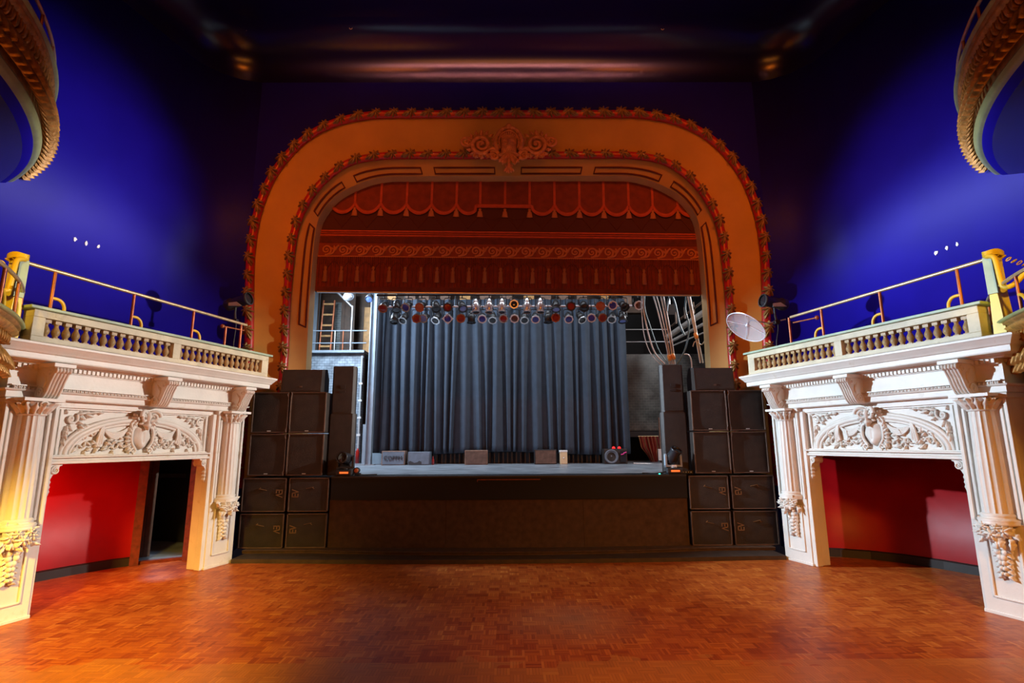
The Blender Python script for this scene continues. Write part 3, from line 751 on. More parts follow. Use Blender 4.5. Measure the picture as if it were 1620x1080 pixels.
    for k in range(4): cpm.tube([(-.66 + .085*cos(a), -.10 + .125*sin(a), 4.40 + .018*k + .008*sin(3*a)) for a in [2*pi*i/18 for i in range(18)]], .013, 6, closed=True)
    spart('chain_wrap', cpm, 'pipe_yellow', t)
    # bent pipe from the post down towards the bow balcony
    t = sthing('bent_pipe', 'orange bent pipe curling down from the %s yellow newel post' % W_, 'pipe', sd, (-.66, .03, 4.3), 'bent pipes at the newel posts')
    pts = [(-.62, -.06, 4.375), (-.66, .02, 4.385), (-.73, .05, 4.36), (-.765, .06, 4.30), (-.79, .07, 4.0), (-.81, .07, 3.94), (-.87, .06, 3.93), (-.94, .02, 3.99), (-1.05, -.04, 4.14), (-1.2, -.12, 4.28), (-1.6, -.3, 4.33)]
    spart('bend', MB().tube(catmull(pts, 5), .03, 10), 'pipe_yellow', t)
    # sagging chain
    t = sthing('chain', 'yellow chain sagging from the top of the %s newel post' % W_, 'chain', sd, (-.72, -.05, 4.38), 'yellow safety chains')
    for k in range(22):
        u = k/21; P = Vector((-.72 - .95*u, -.08 - .25*u, 4.40 - .28*u - .22*4*u*(1 - u)*.8))
        lk = MB().tube([(P.x + .03*cos(a), P.y + (.014*sin(a) if k % 2 else 0), P.z + (0 if k % 2 else .014*sin(a)) - .012*cos(a)) for a in [2*pi*i/10 for i in range(10)]], .006, 5, closed=True)
        spart('link', lk, 'pipe_yellow', t)
BALM = {}
sidebox(-1); sidebox(1)
# ================================================================ BOW-FRONTED BALCONIES
def bow(sd, cx, cy, R1, z1, R2, z2, upper):
    W_ = WORD[sd]; c = Vector((cx, cy, z2))
    lab = '%s bow balcony front with gilt leaf relief and glossy underside, %s side' % ('upper' if upper else 'lower', W_)
    t = thing('bow_balcony', lab, 'balcony', c, 0, 'bow-fronted balconies')
    H = z1 - z2; dR = R1 - R2
    a0, a1 = (R(100), R(206)) if sd > 0 else (R(-26), R(80))
    rp = lambda k: R1 - dR*k
    z = lambda k: H*(1 - k)
    N = 240
    def lt(prof, name, mt, n=N, mod=None, par=None): return MB().lathe(prof, n, (0, 0, 0), a0, a1, mod=mod).build(name, mt, par or t)
    lt([(rp(0) - .3, z(0) + .005), (rp(0) + .01, z(0) + .005), (rp(0) + .02, z(.02)), (rp(0), z(.045)), (rp(0) - .04, z(.05))], 'coping', 'ring_green')
    lt([(rp(0) - .02, z(.05)), (rp(.05) - .015, z(.09)), (rp(.1) - .03, z(.10)), (rp(.12) - .03, z(.13)), (rp(.12) - .005, z(.14))], 'fascia', 'dark_gold')
    lt([(rp(.14) - .0, z(.14)), (rp(.15) + .01, z(.16)), (rp(.2) - .0, z(.20)), (rp(.22) - .02, z(.23)), (rp(.24) - .04, z(.25))], 'cyma_band', 'gilt')
    k1 = R1/.042
    lt([(rp(.25) - .045, z(.25)), (rp(.28) - .03, z(.28)), (rp(.4) - .03, z(.40)), (rp(.47) - .04, z(.46))], 'tongue_ground', 'dark_gold')
    tg = MB(); dt = .095/R1
    for i in range(int((a1 - a0)/dt)):
        a = a0 + dt*(i + .5); Mr = Matrix.Rotation(a, 4, 'Z')
        tg.ell(Mr @ Vector((rp(.36) - .02, 0, z(.35))), (.055, .034, .105*H), 8, 6, Mx=Mr)
        tg.box(rp(.36) - .03, rp(.36) + .03, -.004, .004, z(.44), z(.27), Mx=Matrix.Rotation(a + dt/2, 4, 'Z'))
    tg.build('tongue_band', 'gilt', t)
    lt([(rp(.46) - .035, z(.46)), (rp(.5) - .03, z(.56)), (rp(.7) - .015, z(.7)), (rp(.84) + .0, z(.84)), (rp(.93) + .01, z(.93)), (rp(1), z(.96))], 'bell', 'dark_gold')
    fr_ = MB(); da = .145/R1; n = int((a1 - a0)/da)
    for i in range(n):
        a = a0 + da*(i + .5)
        Mr = lambda rr_, zz, tilt: Matrix.Rotation(a, 4, 'Z') @ Matrix.Translation((rr_, 0, zz)) @ Matrix.Rotation(-pi/2, 4, 'Z') @ Matrix.Rotation(tilt, 4, 'X')
        fr_.join(leaf(.30*H, .058*H, .10*H, 2, curl=.07*H, nu=8, nv=6), Mr(rp(.55) - .02, z(.54), .22) @ rot2(R(-90)))
        fr_.join(leaf(.26*H, .052*H, .10*H, 2, curl=.08*H, nu=8, nv=6), Matrix.Rotation(da/2, 4, 'Z') @ Mr(rp(.75) + .0, z(.74), .28) @ rot2(R(-90)))
        fr_.ell(Matrix.Rotation(a, 4, 'Z') @ Vector((rp(.5) - .02, 0, z(.495))), .028, 6, 4)
        fr_.ell(Matrix.Rotation(a + da/2, 4, 'Z') @ Vector((rp(.5) - .02, 0, z(.495))), .018, 6, 4)
        fr_.ell(Matrix.Rotation(a + da/2, 4, 'Z') @ Vector((rp(.62) + .0, 0, z(.62))), (.035, .035, .05), 6, 4)
    fr_.build('leaf_relief', 'gilt', t)
    lt([(rp(1) + .01, z(.95)), (rp(1) + .05, z(.97)), (rp(1) + .055, z(1)), (rp(1) + .03, z(1.03)), (rp(1) + .035, z(1.05)), (rp(1), z(1.08)), (rp(1) - .05, z(1.09))], 'ring', 'ring_green')
    lt([(rp(1) - .02, z(1.07)), (rp(1) - .05, z(1.12)), (rp(1) - .14, z(1.17))], 'underside_edge', 'blue_wall')
    lt([(rp(1) - .13, z(1.165)), (rp(1) - .35, z(1.28)), (rp(1) - .7, z(1.40)), (rp(1) - 1.2, z(1.50)), (rp(1) - 2.2, z(1.55))], 'underside', 'gloss_black_blue')
    # rail
    rl = thing('bow_rail', 'thin metal rail above the %s bow balcony at the %s edge' % ('upper' if upper else 'lower', W_), 'rail', c + Vector((0, 0, H)), 0, 'rails of the bow balconies')
    hr = .28 if upper else .44
    e0, e1 = (R(118), R(205)) if sd > 0 else (R(-25), R(62))
    MB().tube([((R1 - .06)*cos(a), (R1 - .06)*sin(a), hr) for a in [e0 + (e1 - e0)*i/60 for i in range(61)]], .022, 8).build('top_rail', 'pipe_brass', rl)
    for i in range(12):
        a = e0 + (e1 - e0)*(i + .25)/12
        p = MB().tube([((R1 - .06)*cos(a), (R1 - .06)*sin(a), 0), ((R1 - .06)*cos(a), (R1 - .06)*sin(a), hr)], .018, 8).build('post', 'pipe_red', rl)
        if not upper:
            MB().tube([((R1 - .06)*cos(a + q*.03), (R1 - .06)*sin(a + q*.03), .2*(1 - q*q)**.5 + .0) for q in [j/8 for j in range(9)]], .02, 6).build('hoop', 'pipe_yellow', rl)
bow(-1, -10.05, 3.48, 4.986, 6.995, 4.875, 6.144, True)
bow(1, 10.3, 3.55, 5.12, 6.963, 4.96, 6.232, True)
bow(-1, -9.71, 3.36, 4.88, 3.545, 4.62, 2.86, False)
bow(1, 10.94, 3.77, 5.55, 3.545, 5.29, 2.86, False)

# ================================================================ STAGE
DZ = 1.456
struct('floor_stage', MB().box(-3.44, 3.44, 10.95, 19, DZ - .08, DZ).box(-5.7, -3.44, 11.46, 19, DZ - .08, DZ).box(3.44, 5.7, 11.46, 19, DZ - .08, DZ), 'deck_grey')
struct('wall_stage_side_left', MB().box(-9.1, -9.0, 12.3, 19, 0, 9), 'black_cloth'); struct('wall_stage_side_right', MB().box(9.0, 9.1, 12.3, 19, 0, 9), 'black_cloth')
struct('wall_stage_rear', MB().box(-9.1, 9.1, 19, 19.1, 0, 9), 'dark_wood'); struct('ceiling_stage', MB().box(-9.1, 9.1, 12.3, 19.1, 9, 9.1), 'black_cloth')
struct('floor_wings', MB().box(-9, 9, 12.2, 19, DZ - .1, DZ - .01), 'step_dark')
bw = lambda x, y0, d: y0 - d*(1 - (x/3.6)**2)
t = thing('stage_platform', 'stage front with black upper band over brown carpeted panels', 'stage', (0, 10.85, .13))
o = Vector((0, 10.85, .13))
def curved(x0, x1, y0, d, z0, z1, th, n=24):
    m = MB(); A = [(x0 + (x1 - x0)*i/n, bw(x0 + (x1 - x0)*i/n, y0, d)) for i in range(n + 1)]
    return m.sweep([(0, z0), (0, z1), (-th, z1), (-th, z0), (0, z0)], A)
for k, (a, b) in enumerate(((-3.48, -1.22), (-1.215, 1.42), (1.425, 3.46))):
    m = curved(a, b, 10.84, .12, .13, 1.01, .3); m.xf(Matrix.Translation(-o)).build('carpet_panel', 'carpet_brown', t)
m = curved(-3.46, 3.46, 10.80, .12, 1.01, 1.42, .4); m.xf(Matrix.Translation(-o)).build('black_band', 'black_cloth', t)
m = curved(-3.46, 3.46, 10.79, .13, 1.42, DZ, .5); m.xf(Matrix.Translation(-o)).build('edge_trim', 'black_matte', t)
m = MB().box(-.62, .60, 10.645, 10.66, 1.375, 1.395).box(-.62, -.605, 10.645, 10.66, 1.34, 1.395); m.xf(Matrix.Translation(-o)).build('cable_slot', 'door_brown', t)
t2 = MB()
A = [(-5.0 + 10*i/40, 10.62 - .30*max(0, 1 - ((-5.0 + 10*i/40)/3.7)**2)) for i in range(41)]
t2.sweep([(0, .07), (0, .10), (.015, .115), (0, .13), (-.6, .13)], A)
tag(t2.build('stage_step', 'carpet_brown'), 'low bowed brown lip along the foot of the stage', 'step')
t3 = MB(); A = [(-4.95 + 9.9*i/40, 10.12 - .16*max(0, 1 - ((-4.95 + 9.9*i/40)/4.4)**2)) for i in range(41)]
t3.sweep([(0, .0), (0, .07), (-.8, .07)], A)
tag(t3.build('floor_step', 'step_dark'), 'dark shallow step on the parquet before the stage', 'step')

# ---- painted safety curtain
SCY = 12.22
sl = math.atan2(.125, 9.03)
t = thing('safety_curtain', 'dark red painted safety curtain with swags, scrolls and tassels, part lowered', 'curtain', (0, SCY, 5.52)); t.rotation_euler = (0, sl, 0)
zc = lambda py: at(806, py, SCY).z - 5.52
xc = lambda px: at(px, 350, SCY).x
tw = 4.56
cl = MB().box(-tw, tw, 0, .06, zc(462), 2.95)
cl.build('cloth', 'curtain_red', t)
# shade under the swags, painted as a dark field
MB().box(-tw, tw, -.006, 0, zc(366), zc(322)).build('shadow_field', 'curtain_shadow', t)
# scalloped valance
cus = [xc(q) for q in (520, 559, 600, 641, 680.5, 720, 757.6)] + [xc(q) for q in (797, 836, 875.5, 915, 953.6, 993, 1031, 1070.7, 1110)]
def vz(x):
    for a, b in zip(cus, cus[1:]):
        if a <= x <= b:
            q = (x - a)/(b - a); return zc(326) - (zc(326) - zc(341))*(4*q*(1 - q))**.7 if not (xc(750) < x < xc(840)) else zc(329)
    return zc(330)
xs = [cus[0] + (cus[-1] - cus[0])*i/420 for i in range(421)]
vm = MB(); A = [(x, -.03 - .012*abs(sin((x - cus[0])*5)), vz(x)) for x in xs]; B = [(x, -.03 - .012*abs(sin((x - cus[0])*5)), 2.95) for x in xs]
vm.add(A + B, [(i, i + 1, len(xs) + i + 1, len(xs) + i) for i in range(len(xs) - 1)], 0, True)
val = vm.build('swag_valance', 'curtain_red', t)
tr = MB(); tr.tube([(x, -.045, vz(x) + .035) for x in xs], .045, 6, flat=.3, up=(0, 1, 0))
tr.tube([(x, -.05, vz(x) - .012) for x in xs], .012, 5)
for x in cus[1:-1]: tr.box(x - .028, x + .028, -.05, -.03, zc(325), 2.9)
tr.build('trim', 'curtain_trim', t, recalc=True).parent = val
zz_ = MB()
for a, b in zip(cus, cus[1:]):
    n = 1
    for k in range(n):
        p, q = a + (b - a)*k/n, a + (b - a)*(k + 1)/n
        zz_.tube([(p, -.012, zc(338)), ((p + q)/2, -.012, zc(363)), (q, -.012, zc(338))], .008, 4)
        zz_.tube([(p + (q - p)*i/8, -.012, zc(340) - .12*4*(i/8)*(1 - i/8)) for i in range(9)], .008, 4) if xc(750) < a < xc(830) else None
zz_.build('cord', 'curtain_dark', t)
tas = MB().lathe([(0, .0), (.03, -.01), (.04, -.04), (.025, -.07), (.05, -.10), (.075, -.26), (0, -.265)], 10)
me_t = tas.mesh('tassel', 'curtain_line')
for x in cus[1:-1]:
    o_ = bpy.data.objects.new('tassel', me_t); col.objects.link(o_); o_.parent = t; o_.location = (x, -.04, zc(331)); o_.scale = (1, .4, .85)
bd = MB()
for py, h in ((368, .03), (371.5, .015), (375, .028)): bd.box(-tw, tw, -.02, .0, zc(py) - h/2, zc(py) + h/2)
bd.build('braid', 'curtain_trim', t)
MB().box(-tw, tw, -.008, 0, zc(387), zc(377)).build('dotted_band', 'curtain_dark', t)
sb = MB(); pz = zc(398)
n = 23
for i in range(n):
    x = -4.35 + 8.7*i/(n - 1)
    sb.join(spiral(.130, 1.7, .027, 26), Matrix.Translation((x, -.012, pz)) @ Matrix.Diagonal((1, .5, 1, 1)) @ rot2(R(-100)))
    sb.tube(catmull([(x + .02, -.012, pz - .125), (x + .15, -.012, pz - .09), (x + .22, -.012, pz + .04), (x + .30, -.012, pz + .11)], 5), .024, 5)
    for a in (60, 100, 140): sb.join(leaf(.13, .03, .015, 1, nu=5, nv=3), rot2(R(a), x + .2, pz - .02, 1, -.02).copy() @ Matrix.Diagonal((1, -1, 1, 1)))
sb.box(-tw, tw, -.012, 0, zc(408) - .012, zc(408) + .012)
sb.build('scroll_band', 'curtain_line', t)
fg = MB(); fg.tube
n = 330
A = []; B = []
for i in range(n*2 + 1):
    x = -tw + 2*tw*i/(2*n); y = -.004 - (.018 if i % 2 else 0); A.append((x, y, zc(458))); B.append((x, y, zc(409)))
fg.add(A + B, [(i, i + 1, len(A) + i + 1, len(A) + i) for i in range(len(A) - 1)])
fgo = fg.build('fringe', 'curtain_red', t)
fs = MB()
for i in range(190):
    x = -tw + 2*tw*(i + .5)/190; fs.box(x - .009, x + .009, -.030, -.02, zc(421), zc(409)); 
    if i % 2: fs.box(x - .006, x + .006, -.030, -.02, zc(456), zc(421))
fs.build('fringe_cord', 'curtain_dark', t, recalc=False).parent = fgo
arcs = MB(); NT = 24; tx = [-4.33 + 8.66*i/(NT - 1) for i in range(NT)]
for a, b in zip(tx, tx[1:]): arcs.tube([(a + (b - a)*i/10, -.026, zc(432) + (zc(417) - zc(432))*4*(i/10)*(1 - i/10)**1) for i in range(11)], .012, 5)
arcs.build('scallops', 'curtain_dark', t)
me_t2 = MB().lathe([(0, 0), (.035, -.01), (.05, -.06), (.025, -.10), (.06, -.14), (.05, -.2), (.075, -.42), (0, -.43)], 10).mesh('tassel', 'tassel_brown')
for x in tx:
    o_ = bpy.data.objects.new('tassel', me_t2); col.objects.link(o_); o_.parent = t; o_.location = (x, -.03, zc(424)); o_.scale = (.85, .45, .9)
bt = MB().box(-tw, tw, -.02, .05, zc(463), zc(456)); bt.build('hem', 'curtain_dark', t)
MB().box(-tw + .05, tw - .05, .0, .07, zc(463) - .03, zc(463)).build('bottom_bar', 'steel', t)

# ---- black house curtain upstage
CY = 16.45
x0, x1 = at(591, 600, CY).x, at(993, 600, CY).x; zt, zb = at(800, 474, CY).z, at(800, 715, CY).z
random.seed(3)
nf = 27; ph = [0]
for i in range(nf): ph.append(ph[-1] + random.uniform(.6, 1.5))
amp = [random.uniform(.5, 1.15) for _ in range(nf + 1)]; lean = [random.uniform(-.16, .16) for _ in range(nf + 1)]
def fold(u, v):                                      # v = 0 at the hem
    q = u*ph[-1]; k = 0
    while k < nf - 1 and ph[k + 1] < q: k += 1
    f = (q - ph[k])/(ph[k + 1] - ph[k])
    A_ = amp[k]*(.10 + .15*(1 - v)) ; A_ *= (1 - .0*v)
    y = -A_*(sin(pi*f)**1.6) + .03*sin(2*pi*f*2 + k)*(1 - v)
    ln = (lean[k]*(1 - f) + lean[min(k + 1, nf)]*f)*(1 - v)*sin(pi*min(1, max(0, u*1.0)))
    y += .02*sin(11*u + 6*v)
    sag = .04*sin(u*9)*(1 - v) + (.05*(u - .1) if v < .02 else 0)
    return (x0 + (x1 - x0)*u + ln, CY + y, zb + (zt - zb)*v - sag*(1 - v))
cu = MB().grid(fold, 560, 26)
o_ = cu.build('stage_curtain', 'stage_cloth', recalc=False); tag(o_, 'blue-black pleated curtain hanging across the back of the stage', 'curtain')
so = o_.modifiers.new('thick', 'SOLIDIFY'); so.thickness = .012

# ---- lighting bars and lamp cans
B1 = Vector((0, 12.95, at(806, 466, 12.95).z)); B2 = Vector((0, 13.5, at(806, 484.5, 13.5).z))
def bar(name, label, P, xa, xb, mt):
    t = thing('lighting_bar', label, 'lighting bar', (0, P.y, P.z), 0, 'lighting bars')
    MB().tube([(xa, 0, 0), (xb, 0, 0)], .026, 10).build('pipe', mt, t)
    for k in range(5):
        x = xa + (xb - xa)*(k + .5)/5; MB().tube([(x, 0, 0), (x, 0, 9 - P.z)], .012, 6).build('drop_rod', 'black_matte', t)
bar('a', 'upper lighting bar carrying the front row of lamp cans', B1, at(596, 470, 12.95).x, at(1030, 470, 12.95).x, 'black_matte')
bar('b', 'pale lower lighting bar running behind the upper lamp cans', B2, at(600, 485, 13.5).x, at(1000, 485, 13.5).x, 'frame_white')
mk = {}
def par_mesh(body, frame, lens):
    k = (body, frame, lens)
    if k in mk: return mk[k]
    can = MB().lathe([(0, .15), (.045, .15), (.06, .145), (.065, .10), (.07, .095), (.072, .05), (.092, .035), (.096, -.15), (.092, -.15), (.085, -.12)], 20)
    for i in range(3): can.lathe([(.072, .07 + .02*i - .02), (.078, .06 + .02*i - .015), (.072, .052 + .02*i - .02)], 20)
    for q in (-1, 1): can.ell((q*.10, 0, 0), (.018, .018, .018), 8, 6)
    mk[('can', body)] = mk.get(('can', body)) or can.mesh('can', 'par_silver' if body == 's' else 'par_black')
    nn = 4 if frame == 'q' else 8; ra, rb = (.15, .085) if frame == 'q' else (.122, .084)
    P = [(cos(2*pi*(i + .5)/nn), sin(2*pi*(i + .5)/nn)) for i in range(nn)]
    Q = [(cos(2*pi*i/32), sin(2*pi*i/32)) for i in range(32)]
    gf = MB(); N = 32
    def poly_r(a):
        w = pi/nn; b = (a % (2*w)) - w; return ra*cos(w)/cos(b)
    inn = [(rb*cos(a), rb*sin(a)) for a in [2*pi*i/N for i in range(N)]]; out = [(poly_r(a)*cos(a), poly_r(a)*sin(a)) for a in [2*pi*i/N for i in range(N)]]
    for z in (-.150, -.162): gf.add([(x, y, z) for x, y in inn] + [(x, y, z) for x, y in out], [(i, (i + 1) % N, N + (i + 1) % N, N + i) for i in range(N)])
    gf.add([(x, y, z) for z in (-.150, -.162) for x, y in out], [(i, (i + 1) % N, N + (i + 1) % N, N + i) for i in range(N)])
    f_ = gf.mesh('gel_frame', {'b': 'par_black', 'w': 'frame_white', 'q': 'frame_white', 'r': 'pipe_red', 's': 'par_silver'}[frame])
    l_ = MB().lathe([(.086, -.148), (.06, -.154), (.03, -.157), (0, -.158)], 24).mesh('lens', lens)
    mk[k] = (mk[('can', body)], f_, l_); return mk[k]
yk = MB().tube([(-.118, 0, -.01), (-.118, 0, .16), (-.09, 0, .19), (.09, 0, .19), (.118, 0, .16), (.118, 0, -.01)], .011, 6).tube([(0, 0, .19), (0, 0, .25)], .012, 6)
yk.lathe([(.0, .0), (.02, .0), (.02, .03), (0, .03)], 10, (0, 0, .185))
me_y = yk.mesh('yoke', 'black_matte'); me_c = MB().tube([(0, .03*cos(a), .27 + .03*sin(a)) for a in [R(-60) + R(300)*i/12 for i in range(13)]], .012, 6).mesh('hook_clamp', 'black_matte')
COLN = {'lens_red': 'red', 'lens_blue': 'deep blue', 'lens_sky': 'sky blue', 'lens_orange': 'orange', 'lens_dark': 'dark', 'lens_brown': 'brown'}
BODYN = {'b': 'black', 's': 'silver'}; FRN = {'b': 'no pale frame', 'w': 'white octagonal frame', 'q': 'white square frame', 'r': 'reddish frame', 's': 'silver rim'}
ORD = ['leftmost', 'second', 'third', 'fourth', 'fifth', 'sixth', 'seventh', 'eighth', 'ninth', 'tenth', 'eleventh', 'twelfth', 'thirteenth', 'fourteenth', 'fifteenth', 'sixteenth', 'seventeenth', 'eighteenth', 'nineteenth', 'twentieth', 'twenty-first', 'twenty-second', 'twenty-third']
UP = [(608, 'b', 'r', 'lens_red', 50, 0), (628, 'b', 'b', 'lens_dark', 25, 10), (646, 'b', 's', 'lens_blue', 60, -15), (667, 'b', 'r', 'lens_orange', 60, -10), (690, 'b', 'b', 'lens_dark', 40, 15), (710, 'b', 'b', 'lens_red', 60, -5), (731, 'b', 'b', 'lens_sky', 45, 20),
      (753, 's', 's', 'lens_dark', 12, 10), (774, 's', 's', 'lens_dark', 10, 0), (794, 's', 's', 'lens_dark', 10, 0), (813, 's', 's', 'lens_dark', 85, 0), (833.6, 's', 's', 'lens_dark', 8, 0), (854.6, 's', 's', 'lens_dark', 8, 0), (879, 'b', 'b', 'lens_sky', 30, 0),
      (902, 'b', 'b', 'lens_red', 65, 0), (923, 'b', 'b', 'lens_dark', 50, 0), (948, 'b', 'r', 'lens_orange', 65, 0), (967, 'b', 'w', 'lens_blue', 72, 0), (985, 'b', 'b', 'lens_dark', 55, 10), (1008, 'b', 'w', 'lens_brown', 72, 0)]
LO = [(625, 'b', 'b', 'lens_dark', 20, 0), (640.5, 'b', 's', 'lens_dark', 40, -20), (659.5, 'b', 'r', 'lens_red', 62, 10), (673, 'b', 's', 'lens_sky', 62, -12), (692, 'b', 's', 'lens_dark', 40, -20), (709.5, 'b', 'q', 'lens_blue', 60, 0), (730, 'b', 'r', 'lens_red', 62, 0), (746, 'b', 'b', 'lens_dark', 5, 0),
      (763.5, 'b', 'w', 'lens_blue', 55, 0), (779.5, 'b', 's', 'lens_dark', 40, 0), (796.5, 'b', 's', 'lens_red', 58, 0), (813.8, 'b', 'w', 'lens_brown', 58, 0), (829.4, 'b', 's', 'lens_dark', 40, 0), (846.6, 'b', 'w', 'lens_blue', 48, 0), (866.7, 'b', 'b', 'lens_dark', 5, 0), (878, 'b', 'r', 'lens_red', 66, 0), (898.6, 'b', 'w', 'lens_blue', 48, 0),
      (917.5, 'b', 's', 'lens_dark', 40, 25), (935.4, 'b', 'w', 'lens_blue', 62, -10), (949.6, 'b', 'r', 'lens_red', 64, 10), (968, 'b', 's', 'lens_dark', 45, -20), (983.6, 'b', 'b', 'lens_sky', 20, 0)]
for row, P, word, grp in ((UP, B1, 'upper', 'lamp cans on the upper bar'), (LO, B2, 'lower', 'lamp cans on the lower bar')):
    for i, (px, bd_, fr2, ln, tl, yw) in enumerate(row):
        x = at(px, 470 if row is UP else 486, P.y).x
        if row is UP: fr_lab = FRN[fr2]
        lab = '%s lamp can, %s lens, %s%s%s on %s bar' % (BODYN[bd_], COLN[ln], FRN[fr2] + ', ' if fr2 != 'b' else '', ORD[i] if i else 'leftmost', ' from left' if i else '', word)
        t = thing('lamp_can', lab, 'stage light', (x, P.y, P.z - .275), R(yw), grp)
        mc, mf, ml = par_mesh(bd_, fr2, ln)
        for nm, me, par, rt in (('yoke', me_y, t, 0), ('hook_clamp', me_c, t, 0)):
            o_ = bpy.data.objects.new(nm, me); col.objects.link(o_); o_.parent = par
        can = bpy.data.objects.new('can', mc); col.objects.link(can); can.parent = t; can.rotation_euler = (-R(tl), 0, 0)
        if bd_ == 's': can.scale = (.95, .95, 1.2)
        for nm, me in (('gel_frame', mf), ('lens', ml)):
            o_ = bpy.data.objects.new(nm, me); col.objects.link(o_); o_.parent = can
# ================================================================ LOUDSPEAKERS
def ev_logo(h, ccw):
    """E over/under V, turned on its side like the marks on the grilles"""
    m = MB(); w = .16*h
    def st(a, b, th): 
        a, b = Vector(a), Vector(b); d = (b - a).normalized(); n = Vector((-d.y, d.x))*th/2
        m.prism([tuple(a + n), tuple(b + n), tuple(b - n), tuple(a - n)], 0, .006, lambda u, v, q: (u, -q, v))
    for y in (0, .5, 1): st((0, y*h), (.55*h, y*h), w)
    st((.03*h, -.08*h), (.03*h, 1.08*h), w)
    st((.62*h, 1.05*h), (.86*h, -.05*h), w); st((.84*h, -.05*h), (1.25*h, 1.1*h), w*.8)
    m.v = [(x - .6*h, y, z - .5*h) for x, y, z in m.v]
    return m.xf(Matrix.Rotation(-pi/2 if ccw else pi/2, 4, 'Y'))
def cabinet(x0, x1, z0, z1, y, d, label, grp, logo=None, badge=False, clips=0):
    cx, w, h = (x0 + x1)/2, x1 - x0, z1 - z0
    t = thing('bass_cabinet', label, 'loudspeaker', (cx, y, z0), 0, grp)
    MB().box(-w/2, w/2, .02, d, 0, h).build('cabinet', 'cabinet_black', t, bevel=.012)
    e = .022; f = MB()
    for a0, a1, b0, b1 in ((-w/2, w/2, 0, e), (-w/2, w/2, h - e, h), (-w/2, -w/2 + e, 0, h), (w/2 - e, w/2, 0, h)): f.box(a0, a1, -.01, .03, b0, b1)
    f.build('front_edge', 'cab_edge', t, bevel=.006)
    g = MB().grid(lambda u, v: (-w/2 + e + (w - 2*e)*u, .012 - .02*(16*u*(1 - u)*v*(1 - v))**.3*.5, e + (h - 2*e)*v), 12, 10)
    gr = g.build('grille', 'grille_black', t, recalc=False)
    if logo:
        sgn, ccw = logo
        ev_logo(.11, ccw).build('logo', 'logo_tan', gr, (sgn*(w/2 - .13), -.002, h*.54))
        m = MB(); a = R(12)*sgn
        m.tube([(-.07, 0, 0), (.07, 0, .03*sgn*-1)], .012, 6, flat=.4); m.tube([(.05*-sgn, 0, .022), (.085*-sgn, 0, -.005)], .007, 5)
        m.build('handle_mark', 'logo_tan', gr, (-sgn*.02, -.004, h*.68))
    if badge: MB().box(-.035, .035, -.008, .004, 0, .018).build('badge', 'steel', gr, (0, .0, .028))
    if clips:
        m = MB()
        for z in (.05, h - .05): m.tube([(clips*(w/2 - .012), -.014, z - .05), (clips*(w/2 - .03), -.016, z), (clips*(w/2 - .012), -.014, z + .05)], .008, 6)
        m.tube([(clips*(w/2 - .006), -.012, .06), (clips*(w/2 - .006), -.012, h - .06)], .005, 5)
        m.build('corner_strap', 'steel' if False else 'cab_edge', t)
    return t
SY = 10.78
